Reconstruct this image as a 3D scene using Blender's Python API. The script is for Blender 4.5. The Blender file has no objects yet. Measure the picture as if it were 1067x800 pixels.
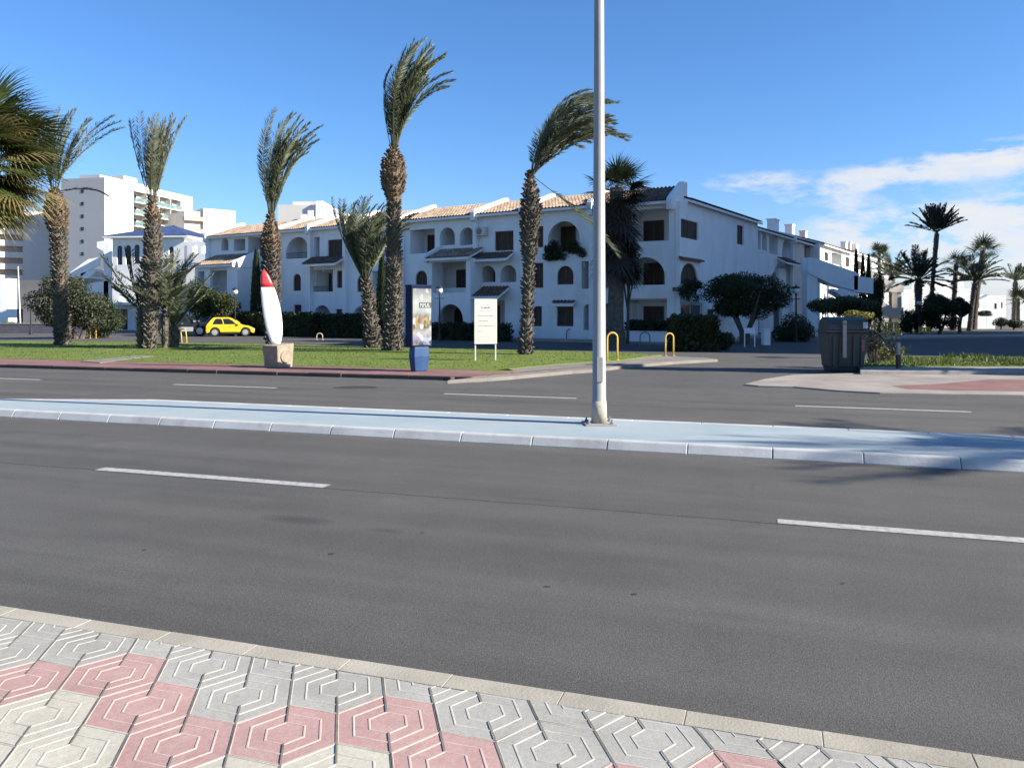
import bpy, bmesh, math, random
from math import sin, cos, pi, radians, sqrt, atan2
from mathutils import Vector, Matrix
from mathutils.geometry import tessellate_polygon

R = random.Random(7)
scene = bpy.context.scene
COL = scene.collection

# ------------------------------------------------------------------ camera and plan helpers
CAMH, FPX, CU, HOR = 1.75, 830.0, 533.5, 325.0
def G(u, v, z=0.0):
    """ground position seen at a spot of the photograph"""
    y = FPX * (CAMH - z) / (v - HOR)
    return ((u - CU) / FPX * y, y)
def PX(u, v, y):
    return Vector(((u - CU) / FPX * y, y, CAMH - (v - HOR) / FPX * y))
SX, SY, TX, TY = 0.951, -0.311, 0.311, 0.951
def ST(s, t):
    return (s * SX + t * TX, s * SY + t * TY)

# ------------------------------------------------------------------ materials
def new_mat(name):
    m = bpy.data.materials.new(name); m.use_nodes = True
    nt = m.node_tree; nt.nodes.clear()
    out = nt.nodes.new('ShaderNodeOutputMaterial')
    b = nt.nodes.new('ShaderNodeBsdfPrincipled')
    nt.links.new(b.outputs[0], out.inputs[0])
    return m, nt, b
def N(nt, t, **kw):
    n = nt.nodes.new(t)
    for k, v in kw.items():
        if k in n.inputs: n.inputs[k].default_value = v
        else: setattr(n, k, v)
    return n
def noise(nt, vec, scale, detail=4.0, rough=0.6, dist=0.0):
    n = N(nt, 'ShaderNodeTexNoise', Scale=scale, Detail=detail, Roughness=rough, Distortion=dist)
    if vec is not None: nt.links.new(vec, n.inputs['Vector'])
    return n.outputs['Fac']
def ramp(nt, fac, stops):
    r = nt.nodes.new('ShaderNodeValToRGB')
    e = r.color_ramp.elements
    while len(e) < len(stops): e.new(0.5)
    for i, (p, c) in enumerate(stops):
        e[i].position = p; e[i].color = (c[0], c[1], c[2], 1) if not isinstance(c, (int, float)) else (c, c, c, 1)
    nt.links.new(fac, r.inputs[0]); return r.outputs[0]
def mixc(nt, fac, a, b, mode='MIX'):
    n = nt.nodes.new('ShaderNodeMix'); n.data_type = 'RGBA'; n.blend_type = mode
    def s(i, x):
        if hasattr(x, 'node'): nt.links.new(x, n.inputs[i])
        elif isinstance(x, (int, float)): n.inputs[i].default_value = x
        else: n.inputs[i].default_value = (x[0], x[1], x[2], 1)
    s(0, fac); s(6, a); s(7, b); return n.outputs[2]
def objvec(nt, scale=(1, 1, 1), rot=0.0, kind='Object'):
    tc = nt.nodes.new('ShaderNodeTexCoord'); mp = nt.nodes.new('ShaderNodeMapping')
    mp.inputs['Scale'].default_value = scale; mp.inputs['Rotation'].default_value = (0, 0, rot)
    nt.links.new(tc.outputs[kind], mp.inputs[0]); return mp.outputs[0]
def bump(nt, b, h, strength=0.3, dist=0.02):
    n = N(nt, 'ShaderNodeBump', Strength=strength, Distance=dist)
    nt.links.new(h, n.inputs['Height']); nt.links.new(n.outputs[0], b.inputs['Normal'])

def M(name, col, rough=0.8, var=0.2, scale=3.0, bs=0.2, bscale=40.0, bd=0.01, metal=0.0, spec=0.4, dirt=None, dirt_amt=0.0, detail=5.0):
    m, nt, b = new_mat(name)
    v = objvec(nt)
    f = noise(nt, v, scale, detail)
    lo = tuple(max(0, c * (1 - var)) for c in col); hi = tuple(min(1, c * (1 + var)) for c in col)
    c = ramp(nt, f, [(0.3, lo), (0.7, hi)])
    if dirt:
        d = ramp(nt, noise(nt, objvec(nt, (1, 1, 0.25)), scale * 0.7, 6, 0.7), [(0.5, 0), (0.75, 1)])
        k = N(nt, 'ShaderNodeMath', operation='MULTIPLY'); nt.links.new(d, k.inputs[0]); k.inputs[1].default_value = dirt_amt
        c = mixc(nt, k.outputs[0], c, dirt)
    nt.links.new(c, b.inputs['Base Color'])
    b.inputs['Roughness'].default_value = rough; b.inputs['Metallic'].default_value = metal
    b.inputs['Specular IOR Level'].default_value = spec
    if bs: bump(nt, b, noise(nt, v, bscale, 4), bs, bd)
    return m

def leaf_mat(name, c0, c1, trans=0.25, scale=1.3):
    m, nt, b = new_mat(name)
    v = objvec(nt)
    f = noise(nt, v, scale, 3); f2 = noise(nt, v, scale * 14, 2)
    c = mixc(nt, 0.45, ramp(nt, f, [(0.32, c0), (0.68, c1)]), ramp(nt, f2, [(0.3, c0), (0.7, c1)]))
    nt.links.new(c, b.inputs['Base Color']); b.inputs['Roughness'].default_value = 0.55
    b.inputs['Specular IOR Level'].default_value = 0.35
    t = nt.nodes.new('ShaderNodeBsdfTranslucent'); nt.links.new(c, t.inputs[0])
    mx = nt.nodes.new('ShaderNodeMixShader'); mx.inputs[0].default_value = trans
    out = [n for n in nt.nodes if n.type == 'OUTPUT_MATERIAL'][0]
    nt.links.new(b.outputs[0], mx.inputs[1]); nt.links.new(t.outputs[0], mx.inputs[2]); nt.links.new(mx.outputs[0], out.inputs[0])
    return m

# ------------------------------------------------------------------ mesh builder
class MB:
    def __init__(s): s.v = []; s.f = []; s.m = []
    def add(s, vs, fs, mi=0):
        o = len(s.v); s.v.extend([tuple(p) for p in vs])
        s.f.extend([tuple(i + o for i in f) for f in fs]); s.m.extend([mi] * len(fs))
    def box(s, x0, y0, z0, x1, y1, z1, mi=0):
        s.add([(x0,y0,z0),(x1,y0,z0),(x1,y1,z0),(x0,y1,z0),(x0,y0,z1),(x1,y0,z1),(x1,y1,z1),(x0,y1,z1)],
              [(3,2,1,0),(4,5,6,7),(0,1,5,4),(1,2,6,5),(2,3,7,6),(3,0,4,7)], mi)
    def prism(s, poly, a, b, axis='z', mi=0):
        """extrude a convex or simple polygon (2-D points) from a to b along an axis"""
        def P(p, h): return (p[0], p[1], h) if axis == 'z' else ((p[0], h, p[1]) if axis == 'y' else (h, p[0], p[1]))
        n = len(poly); vs = [P(p, a) for p in poly] + [P(p, b) for p in poly]
        tri = tessellate_polygon([[Vector((p[0], p[1], 0)) for p in poly]])
        fs = [tuple(t) for t in tri] + [tuple(i + n for i in reversed(t)) for t in tri]
        fs += [(i, (i + 1) % n, (i + 1) % n + n, i + n) for i in range(n)]
        s.add(vs, fs, mi)
    def plate(s, outer, holes, y0, y1, mi=0):
        """wall plate in the xz plane with openings"""
        loops = [outer] + holes; flat = [p for l in loops for p in l]; n = len(flat)
        tri = tessellate_polygon([[Vector((p[0], p[1], 0)) for p in l] for l in loops])
        vs = [(p[0], y0, p[1]) for p in flat] + [(p[0], y1, p[1]) for p in flat]
        fs = [tuple(t) for t in tri] + [tuple(i + n for i in t) for t in tri]
        o = 0
        for l in loops:
            k = len(l)
            fs += [(o + i, o + (i + 1) % k, o + (i + 1) % k + n, o + i + n) for i in range(k)]; o += k
        s.add(vs, fs, mi)
    def tube(s, pts, rs, n=8, mi=0, cap=True):
        pts = [Vector(p) for p in pts]; vs = []; fs = []
        for i, p in enumerate(pts):
            d = (pts[min(i + 1, len(pts) - 1)] - pts[max(i - 1, 0)]).normalized()
            a = d.orthogonal() if i == 0 else (pa - d * pa.dot(d))
            a = a.normalized(); pa = a; b = d.cross(a); r = rs[i] if isinstance(rs, (list, tuple)) else rs
            for k in range(n):
                t = 2 * pi * k / n; vs.append(p + (a * cos(t) + b * sin(t)) * r)
        for i in range(len(pts) - 1):
            for k in range(n):
                fs.append((i*n+k, i*n+(k+1) % n, (i+1)*n+(k+1) % n, (i+1)*n+k))
        if cap:
            fs.append(tuple(range(n))[::-1]); fs.append(tuple((len(pts)-1)*n + k for k in range(n)))
        s.add(vs, fs, mi)
    def lathe(s, prof, n=16, mi=0, c=(0, 0, 0), axis='z'):
        vs = []; fs = []
        for r, z in prof:
            for k in range(n):
                t = 2*pi*k/n
                p = (r*cos(t), r*sin(t), z) if axis == 'z' else (r*cos(t), z, r*sin(t))
                vs.append((p[0]+c[0], p[1]+c[1], p[2]+c[2]))
        for i in range(len(prof)-1):
            for k in range(n):
                fs.append((i*n+k, i*n+(k+1) % n, (i+1)*n+(k+1) % n, (i+1)*n+k))
        fs.append(tuple(range(n))[::-1]); fs.append(tuple((len(prof)-1)*n+k for k in range(n)))
        s.add(vs, fs, mi)
    def xform(s, mat):
        s.v = [tuple(mat @ Vector(p)) for p in s.v]; return s
    def build(s, name, mats, parent=None, smooth=False, bevel=0.0, rotz=0.0, loc=None):
        me = bpy.data.meshes.new(name); me.from_pydata(s.v, [], s.f)
        if not isinstance(mats, (list, tuple)): mats = [mats]
        for m in mats: me.materials.append(m)
        if len(mats) > 1: me.polygons.foreach_set('material_index', s.m)
        bm = bmesh.new(); bm.from_mesh(me)
        if len(s.f) < 40000 and not getattr(s, 'raw', False): bmesh.ops.recalc_face_normals(bm, faces=bm.faces)
        bm.to_mesh(me); bm.free()
        if smooth:
            me.polygons.foreach_set('use_smooth', [True] * len(me.polygons))
        me.update()
        o = bpy.data.objects.new(name, me); COL.objects.link(o)
        if parent: o.parent = parent
        if rotz: o.rotation_euler.z = rotz
        if loc: o.location = loc
        if bevel:
            b = o.modifiers.new('Bevel', 'BEVEL'); b.width = bevel; b.segments = 2; b.limit_method = 'ANGLE'; b.angle_limit = radians(40)
        return o

def tag(o, label, cat, group=None):
    o['label'] = label; o['category'] = cat
    if group: o['group'] = group
    return o
def thing(name, label, cat, loc=(0, 0, 0), rz=0.0, group=None):
    o = bpy.data.objects.new(name, None); COL.objects.link(o)
    o.location = loc; o.rotation_euler = (0, 0, rz); o.empty_display_size = 0.3
    return tag(o, label, cat, group)
def struct(o, label=None, kind='structure'):
    o['kind'] = kind
    if label: o['label'] = label
    return o
def copy_tree(o, parent=None):
    c = o.copy(); COL.objects.link(c)
    if parent: c.parent = parent
    for ch in list(o.children): copy_tree(ch, c)
    return c

# ------------------------------------------------------------------ palette
white = M('white_stucco', (0.81, 0.81, 0.80), 0.9, 0.05, 1.2, 0.25, 30, 0.01, dirt=(0.5, 0.48, 0.45), dirt_amt=0.35)
cream = M('cream_render', (0.62, 0.58, 0.52), 0.9, 0.05, 0.5, 0.15, 20, 0.01, dirt=(0.42, 0.38, 0.33), dirt_amt=0.3)
tower_white = M('tower_render', (0.62, 0.585, 0.53), 0.9, 0.05, 0.15, 0.1, 10, 0.01, dirt=(0.5, 0.48, 0.46), dirt_amt=0.3)
brown_slab = M('brown_render', (0.42, 0.34, 0.27), 0.9, 0.1, 0.4)
dark_wood = M('dark_wood', (0.10, 0.06, 0.038), 0.6, 0.3, 8, 0.2, 30)
shutter = M('brown_shutter', (0.055, 0.032, 0.021), 0.65, 0.25, 4, 0.2, 20)
white_paint = M('white_paint', (0.78, 0.78, 0.78), 0.45, 0.04, 4, 0.05)
black_iron = M('black_iron', (0.015, 0.015, 0.017), 0.5, 0.3, 6, 0.1)
yellow_paint = M('yellow_paint', (0.62, 0.40, 0.05), 0.5, 0.18, 9, 0.1)
grey_paint = M('grey_paint', (0.2, 0.2, 0.2), 0.5, 0.2, 8, 0.1)
concrete = M('concrete', (0.27, 0.255, 0.235), 0.9, 0.18, 3, 0.4, 60, 0.01, dirt=(0.12, 0.11, 0.1), dirt_amt=0.4)
galv = M('galvanised_steel', (0.27, 0.27, 0.26), 0.5, 0.08, 3, 0.05, 60, metal=0.1, dirt=(0.3, 0.3, 0.28), dirt_amt=0.4)
def tile_mat(name, c0, c1, c2):
    m, nt, b = new_mat(name)
    v = objvec(nt)
    vo = N(nt, 'ShaderNodeTexVoronoi', Scale=4.0); nt.links.new(v, vo.inputs['Vector'])
    sx = nt.nodes.new('ShaderNodeSeparateColor'); nt.links.new(vo.outputs['Color'], sx.inputs[0])
    c = ramp(nt, sx.outputs[0], [(0.1, c0), (0.5, c1), (0.9, c2)])
    c = mixc(nt, ramp(nt, noise(nt, v, 0.9, 5), [(0.45, 0), (0.75, 0.6)]), c, tuple(x*0.55 for x in c0))
    nt.links.new(c, b.inputs['Base Color']); b.inputs['Roughness'].default_value = 0.9
    bump(nt, b, noise(nt, v, 25, 3), 0.3, 0.02)
    return m
terracotta = tile_mat('terracotta', (0.22, 0.152, 0.10), (0.30, 0.22, 0.155), (0.37, 0.285, 0.215))
terracotta_dark = tile_mat('old_terracotta', (0.10, 0.06, 0.045), (0.14, 0.085, 0.06), (0.17, 0.11, 0.08))  # darker copy of the terracotta, shade on roofs and canopies put into the colour
blue_tile = tile_mat('blue_tile', (0.010, 0.028, 0.095), (0.014, 0.04, 0.13), (0.024, 0.055, 0.16))
def glass_mat(name, col, rough=0.12):
    m, nt, b = new_mat(name)
    c = ramp(nt, noise(nt, objvec(nt), 1.5, 2), [(0.35, tuple(x*0.6 for x in col)), (0.65, col)])
    nt.links.new(c, b.inputs['Base Color']); b.inputs['Roughness'].default_value = rough
    b.inputs['Specular IOR Level'].default_value = 0.6
    return m
glass = glass_mat('dark_glass', (0.018, 0.02, 0.024))
glass_green = glass_mat('balcony_glass', (0.16, 0.26, 0.25), 0.15)

# leaves and bark
frond_a = leaf_mat('date_frond', (0.070, 0.088, 0.050), (0.165, 0.185, 0.118), 0.35)
frond_pale = leaf_mat('pale_frond', (0.095, 0.11, 0.065), (0.21, 0.22, 0.145), 0.4)
frond_dark = leaf_mat('dark_frond', (0.014, 0.02, 0.009), (0.045, 0.058, 0.024), 0.15)
fan_green = leaf_mat('fan_frond', (0.028, 0.046, 0.014), (0.095, 0.118, 0.035), 0.3)
fan_dry = leaf_mat('dry_fan_frond', (0.12, 0.105, 0.035), (0.26, 0.21, 0.085), 0.3)
dead_skirt = leaf_mat('dead_skirt', (0.02, 0.016, 0.011), (0.06, 0.047, 0.03), 0.1)
leaf_dark = leaf_mat('dark_leaf', (0.013, 0.023, 0.009), (0.048, 0.066, 0.024), 0.25)
leaf_mid = leaf_mat('mid_leaf', (0.02, 0.034, 0.01), (0.065, 0.085, 0.028), 0.25)
leaf_olive = leaf_mat('olive_leaf', (0.02, 0.027, 0.013), (0.062, 0.070, 0.034), 0.2)
leaf_yellow = leaf_mat('yellow_leaf', (0.10, 0.10, 0.02), (0.26, 0.22, 0.05), 0.3)
rib_green = M('frond_rib', (0.085, 0.085, 0.04), 0.6, 0.2, 4, 0)
bark = M('palm_bark', (0.105, 0.09, 0.074), 0.95, 0.45, 5, 0.5, 25, 0.03)
bark_boss = M('palm_boss', (0.145, 0.105, 0.072), 0.95, 0.4, 6, 0.5, 25, 0.03)
bark_smooth = M('smooth_bark', (0.085, 0.07, 0.055), 0.9, 0.3, 5, 0.5, 20, 0.02)
SKY_STR, CLOUD, EXPO = 0.082, 4.3, 1.3
# ------------------------------------------------------------------ ground, roads, pavements
RZ = atan2(SY, SX)
def asphalt_mat(name, base, streak=0.3, dust=None):
    m, nt, b = new_mat(name)
    v = objvec(nt)
    vs = objvec(nt, (0.12, 1.6, 1))
    big = noise(nt, v, 0.35, 5, 0.65)
    st = noise(nt, vs, 1.0, 5, 0.6)
    grit = noise(nt, v, 130, 2, 0.7)
    vo = N(nt, 'ShaderNodeTexVoronoi', Scale=150.0); nt.links.new(v, vo.inputs['Vector'])
    c = ramp(nt, big, [(0.3, tuple(x*0.84 for x in base)), (0.7, tuple(x*1.14 for x in base))])
    c = mixc(nt, streak, c, ramp(nt, st, [(0.35, tuple(x*0.6 for x in base)), (0.65, tuple(x*1.45 for x in base))]))
    if dust:
        sx = nt.nodes.new('ShaderNodeSeparateXYZ'); nt.links.new(v, sx.inputs[0])
        wob = N(nt, 'ShaderNodeMath', operation='MULTIPLY_ADD'); nt.links.new(st, wob.inputs[0]); wob.inputs[1].default_value = 1.6
        nt.links.new(sx.outputs[1], wob.inputs[2])
        mr = N(nt, 'ShaderNodeMapRange'); mr.inputs[1].default_value = dust[0]; mr.inputs[2].default_value = dust[1]; nt.links.new(wob.outputs[0], mr.inputs[0])
        k = N(nt, 'ShaderNodeMath', operation='MULTIPLY'); nt.links.new(mr.outputs[0], k.inputs[0]); k.inputs[1].default_value = .7
        c = mixc(nt, k.outputs[0], c, (0.086, 0.081, 0.075))
        wv = N(nt, 'ShaderNodeMath', operation='SINE'); sc2 = N(nt, 'ShaderNodeMath', operation='MULTIPLY'); nt.links.new(wob.outputs[0], sc2.inputs[0]); sc2.inputs[1].default_value = 3.6; nt.links.new(sc2.outputs[0], wv.inputs[0])
        c = mixc(nt, 0.28, c, ramp(nt, wv.outputs[0], [(.0, (.88, .88, .88)), (.9, (1.1, 1.1, 1.1))]), 'MULTIPLY')
        sm = N(nt, 'ShaderNodeMath', operation='MULTIPLY_ADD'); nt.links.new(noise(nt, v, .9, 6, .7), sm.inputs[0]); sm.inputs[1].default_value = .16; nt.links.new(sx.outputs[1], sm.inputs[2])
        cm = N(nt, 'ShaderNodeMath', operation='COMPARE'); nt.links.new(sm.outputs[0], cm.inputs[0]); cm.inputs[1].default_value = 7.03; cm.inputs[2].default_value = .014
        c = mixc(nt, cm.outputs[0], c, (0.036, 0.034, 0.032))
    if dust:
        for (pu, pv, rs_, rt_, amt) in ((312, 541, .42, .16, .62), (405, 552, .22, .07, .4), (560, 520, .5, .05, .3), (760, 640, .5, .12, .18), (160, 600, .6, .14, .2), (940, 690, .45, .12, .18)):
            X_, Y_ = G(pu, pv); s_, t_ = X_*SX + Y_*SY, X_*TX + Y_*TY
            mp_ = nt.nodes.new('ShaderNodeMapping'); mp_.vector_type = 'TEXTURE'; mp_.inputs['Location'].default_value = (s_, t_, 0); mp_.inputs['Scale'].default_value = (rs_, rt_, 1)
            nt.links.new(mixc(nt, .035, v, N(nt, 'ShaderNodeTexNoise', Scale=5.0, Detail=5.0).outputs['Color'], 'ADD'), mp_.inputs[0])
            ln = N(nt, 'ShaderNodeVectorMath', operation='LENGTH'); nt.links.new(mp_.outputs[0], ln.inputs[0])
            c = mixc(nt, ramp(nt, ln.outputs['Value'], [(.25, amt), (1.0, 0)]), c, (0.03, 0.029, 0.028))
    c = mixc(nt, 0.75, c, ramp(nt, grit, [(0.34, (0.5, 0.5, 0.5)), (0.68, (1.5, 1.5, 1.48))]), 'MULTIPLY')
    sc = nt.nodes.new('ShaderNodeSeparateColor'); nt.links.new(vo.outputs['Color'], sc.inputs[0])
    c = mixc(nt, ramp(nt, sc.outputs[0], [(0.95, 0), (0.97, 0.4)]), c, (0.14, 0.135, 0.125))
    sp = ramp(nt, noise(nt, v, 1.7, 3, 0.5, 0.4), [(0.74, 0), (0.8, 0.45)])
    c = mixc(nt, sp, c, tuple(x*0.4 for x in base))
    c = mixc(nt, 0.7, c, ramp(nt, noise(nt, v, 48, 3, 0.8), [(0.36, (.72, .72, .72)), (0.66, (1.3, 1.3, 1.28))]), 'MULTIPLY')
    c = mixc(nt, 0.6, c, ramp(nt, noise(nt, v, 1.3, 7, 0.75), [(0.3, (.82, .82, .82)), (0.7, (1.16, 1.15, 1.14))]), 'MULTIPLY')
    cr = N(nt, 'ShaderNodeTexVoronoi', Scale=.33, feature='DISTANCE_TO_EDGE'); wp = mixc(nt, .06, v, N(nt, 'ShaderNodeTexNoise', Scale=2.0, Detail=6.0).outputs['Color']); nt.links.new(wp, cr.inputs['Vector'])
    gate = ramp(nt, noise(nt, v, .22, 2), [(.56, 0), (.62, .55)])
    ck = N(nt, 'ShaderNodeMath', operation='MULTIPLY'); nt.links.new(ramp(nt, cr.outputs['Distance'], [(.0, 1), (.006, 0)]), ck.inputs[0]); nt.links.new(gate, ck.inputs[1])
    c = mixc(nt, ck.outputs[0], c, (0.03, 0.029, 0.028))
    nt.links.new(c, b.inputs['Base Color']); b.inputs['Roughness'].default_value = 0.82
    b.inputs['Specular IOR Level'].default_value = 0.3
    bump(nt, b, grit, 0.55, 0.006)
    return m
asph_near = asphalt_mat('asphalt_worn', (0.081, 0.0775, 0.0725), dust=(9.3, 11.0))
asph_far = asphalt_mat('asphalt_pale', (0.084, 0.079, 0.073), 0.4)
asph_street = asphalt_mat('asphalt_street', (0.082, 0.079, 0.075), 0.2)

def sheet(name, poly, z, mat, rotz=0.0, label=None, kind='structure'):
    mb = MB(); n = len(poly)
    tri = tessellate_polygon([[Vector((p[0], p[1], 0)) for p in poly]])
    mb.add([(p[0], p[1], z) for p in poly], [tuple(t) for t in tri])
    o = mb.build(name, mat, rotz=rotz)
    me = o.data
    if me.polygons and sum(p.normal.z for p in me.polygons) < 0: me.flip_normals()
    return struct(o, label, kind)
def slab(name, poly, z0, z1, mat, rotz=0.0, bevel=0.015, label=None):
    mb = MB(); mb.prism(poly, z0, z1, 'z')
    return struct(mb.build(name, mat, rotz=rotz, bevel=bevel), label)

sheet('ground', [(-2500, -400), (2500, -400), (2500, 4000), (-2500, 4000)], -0.006, asph_street, label='pale grey asphalt reaching round the houses')
sheet('road', [(-160, 3.2), (160, 3.2), (160, 10.08), (-160, 10.08)], 0.0, asph_near, RZ, 'worn grey asphalt carriageway nearest the patterned pavement')
far_road = sheet('road', [(-160, 12.05), (160, 12.05), (160, 18.6), (-160, 18.6)], 0.0, asph_far, RZ, 'paler asphalt carriageway beyond the blue median')

# painted dashes
m, nt, b = new_mat('road_paint')
v = objvec(nt)
c = mixc(nt, ramp(nt, noise(nt, v, 14, 8, 0.8), [(0.46, 0), (0.66, 0.8)]), (0.37, 0.36, 0.345), (0.11, 0.105, 0.10))
nt.links.new(c, b.inputs['Base Color']); b.inputs['Roughness'].default_value = 0.75
road_paint = m
def dashes(t, s0, L, period, n0, n1, w):
    mb = MB()
    for k in range(n0, n1):
        a = s0 + k * period
        j = 6
        vs = []
        for i in range(j + 1):
            x = a + L * i / j
            vs += [(x, t - w/2 + R.uniform(-.006, .006), 0.004), (x, t + w/2 + R.uniform(-.006, .006), 0.004)]
        mb.add(vs, [(2*i, 2*i+2, 2*i+3, 2*i+1) for i in range(j)])
    o = mb.build('road_marking', road_paint, rotz=RZ)
    if sum(p.normal.z for p in o.data.polygons) < 0: o.data.flip_normals()
    return o
struct(dashes(7.02, -7.13, 2.88, 7.17, -6, 8, 0.15), 'white dashed lane line down the near carriageway')
struct(dashes(15.73, -6.67, 2.9, 7.07, -8, 8, 0.15), 'white dashed lane line down the far carriageway')
# worn turning arrow and repair patches beside the far carriageway
pm = asphalt_mat('asphalt_patch', (0.038, 0.036, 0.034))
mb = MB()
for (u, v_, w, d) in ((370, 403.5, 1.2, .55), (345, 577, .05, .03), (570, 611, .05, .02), (661, 619, .04, .025), (440, 190+370-5, .04, .02), (878, 608, .03, .02), (150, 573, .03, .03)):
    x, y = G(u, v_)
    pts = [(x + w/2*cos(a)*R.uniform(.7, 1.1), y + d*cos(a*.5)*.2 + d/2*sin(a)*R.uniform(.7, 1.1), 0.003) for a in [2*pi*i/14 for i in range(14)]]
    mb.add(pts, [tuple(range(14))])
struct(mb.build('road_patch', pm), 'dark oil spots and repair patches on the asphalt')

# kerb and hexagon pavement on the near side
def kerb_mat(name, col, stain):
    return M(name, col, 0.85, 0.14, 2.5, 0.45, 70, 0.006, dirt=stain, dirt_amt=0.6, detail=8)
kerb_beige = kerb_mat('kerb_beige', (0.32, 0.29, 0.235), (0.17, 0.15, 0.115))
mb = MB()
s = -60.0
while s < 40:
    dz = R.uniform(-.0008, .0008)
    mb.box(s + .001, 3.165, -.1, s + .509, 3.285 + R.uniform(-.003, .003), .14 + dz)
    s += .51
struct(mb.build('kerb', kerb_beige, rotz=RZ, bevel=0.003), 'beige kerb stones edging the patterned pavement')

def tile_paint(name, col, var, wear):
    m, nt, b = new_mat(name)
    v = objvec(nt)
    f = noise(nt, v, 2.3, 6, 0.7); g = noise(nt, v, 60, 4, 0.7)
    c = ramp(nt, f, [(0.28, tuple(x*(1-var) for x in col)), (0.72, tuple(min(1, x*(1+var)) for x in col))])
    c = mixc(nt, 0.5, c, ramp(nt, g, [(0.3, (0.75, 0.75, 0.75)), (0.7, (1.25, 1.25, 1.25))]), 'MULTIPLY')
    c = mixc(nt, ramp(nt, noise(nt, v, 5.5, 7, 0.75), [(0.5, 0), (0.8, 0.6)]), c, wear)
    nt.links.new(c, b.inputs['Base Color']); b.inputs['Roughness'].default_value = 0.85
    b.inputs['Specular IOR Level'].default_value = 0.25
    bump(nt, b, g, 0.35, 0.004)
    return m
t_grey = tile_paint('tile_grey', (0.295, 0.285, 0.255), 0.19, (0.37, 0.35, 0.305))
t_red = tile_paint('tile_red', (0.350, 0.220, 0.200), 0.18, (0.41, 0.32, 0.285))
t_cream = tile_paint('tile_cream', (0.42, 0.39, 0.32), 0.14, (0.31, 0.285, 0.24))
t_joint = M('tile_joint', (0.38, 0.36, 0.31), 0.95, 0.2, 12, 0.3, 80, 0.003)
t_joint_r = M('tile_joint_pink', (0.43, 0.315, 0.28), 0.95, 0.15, 12, 0.3, 80, 0.003)
t_gap = M('tile_gap', (0.15, 0.138, 0.115), 0.95, 0.3, 12, 0.3, 80, 0.003)
def hex_pavement():
    mb = MB(); P = 0.388; cs = 0.336
    prof = [(0.0, 0), (0.34, 0), (0.35, .0022), (0.378, .0022), (0.388, 0), (0.65, 0), (0.66, .0022), (0.688, .0022), (0.698, 0), (0.966, 0), (0.975, .0025), (1.0, .0025)]
    Rr = P / sqrt(3)
    for i in range(-32, 22):
        s0 = -2.78 + i * cs
        zig = {0: 2.82, 1: 2.626, 2: 2.432, 3: 2.626}[i % 4]
        for j in range(-12, 4):
            t0 = zig + j * P
            if t0 < -1.6: continue
            if t0 > 3.45: continue
            mt = 1 if j == 0 or j == -6 else (0 if j > 0 or j < -6 else 2)
            js = 4 if mt == 1 else 3
            dz = .14 + R.uniform(-.0016, .0016); tx, ty = R.uniform(-.004, .004), R.uniform(-.004, .004)
            base = len(mb.v)
            for r, z in prof:
                for k in range(6):
                    a = pi/3*k
                    ds, dt = r*Rr*cos(a), r*Rr*sin(a)
                    if r == 0: ds = dt = 0
                    mb.v.append((s0 + ds, t0 + dt, dz + z + tx*ds + ty*dt))
            for q in range(1, len(prof)):
                for k in range(6):
                    k2 = (k+1) % 6
                    o = base + (q-1)*6; p = base + q*6
                    mb.f.append((p+k, p+k2, o+k2, o+k) if q > 1 else (p+k, p+k2, o))
                    groove = prof[q][1] > 0 or prof[q-1][1] > 0
                    mb.m.append(5 if q == 11 and k in (0, 3) else (js if groove else mt))
            for a in (2*pi/3, 5*pi/3):
                d = Vector((cos(a), sin(a))); n_ = Vector((-sin(a), cos(a)))
                q = [(d*Rr*.36 + n_*.0035), (d*Rr*.36 - n_*.0035), (d*Rr*1.0 - n_*.0035), (d*Rr*1.0 + n_*.0035)]
                b0 = len(mb.v)
                for w_ in q: mb.v.append((s0 + w_.x, t0 + w_.y, dz + .0042 + tx*w_.x + ty*w_.y))
                mb.f.append((b0, b0+1, b0+2, b0+3)); mb.m.append(5)
    mb.raw = True
    o = mb.build('pavement', [t_grey, t_red, t_cream, t_joint, t_joint_r, t_gap], rotz=RZ)
    me = o.data
    bm = bmesh.new(); bm.from_mesh(me)
    geom = list(bm.verts) + list(bm.edges) + list(bm.faces)
    bmesh.ops.bisect_plane(bm, geom=geom, plane_co=(0, 3.16, 0), plane_no=(0, 1, 0), clear_outer=True)
    bmesh.ops.recalc_face_normals(bm, faces=bm.faces)
    if sum(f.normal.z for f in bm.faces) < 0: bmesh.ops.reverse_faces(bm, faces=bm.faces)
    bm.to_mesh(me); bm.free()
    return struct(o, 'pavement of ribbed hexagon tiles in grey, pink and cream')
hex_pavement()
sheet('pavement', [(-60, -8), (40, -8), (40, 3.17), (-60, 3.17)], 0.118, t_gap, RZ, 'bed of the hexagon tile pavement')

# blue median
m, nt, b = new_mat('median_paint')
v = objvec(nt)
c = ramp(nt, noise(nt, v, 0.7, 6, 0.7), [(0.3, (0.235, 0.295, 0.32)), (0.7, (0.31, 0.35, 0.365))])
c = mixc(nt, ramp(nt, noise(nt, objvec(nt, (.35, 1, 1)), 1.1, 6, 0.72), [(0.55, 0), (0.72, 0.65)]), c, (0.33, 0.32, 0.285))
c = mixc(nt, ramp(nt, noise(nt, v, 9, 5, 0.7), [(0.62, 0), (0.8, 0.5)]), c, (0.14, 0.145, 0.15))
nt.links.new(c, b.inputs['Base Color']); b.inputs['Roughness'].default_value = 0.85; b.inputs['Specular IOR Level'].default_value = 0.25
bump(nt, b, noise(nt, v, 55, 4), 0.4, 0.006)
med_top = m
med_kerb = M('median_kerb', (0.43, 0.43, 0.42), 0.8, 0.14, 1.6, 0.4, 40, 0.008, dirt=(0.22, 0.21, 0.195), dirt_amt=0.7, detail=8)
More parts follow.
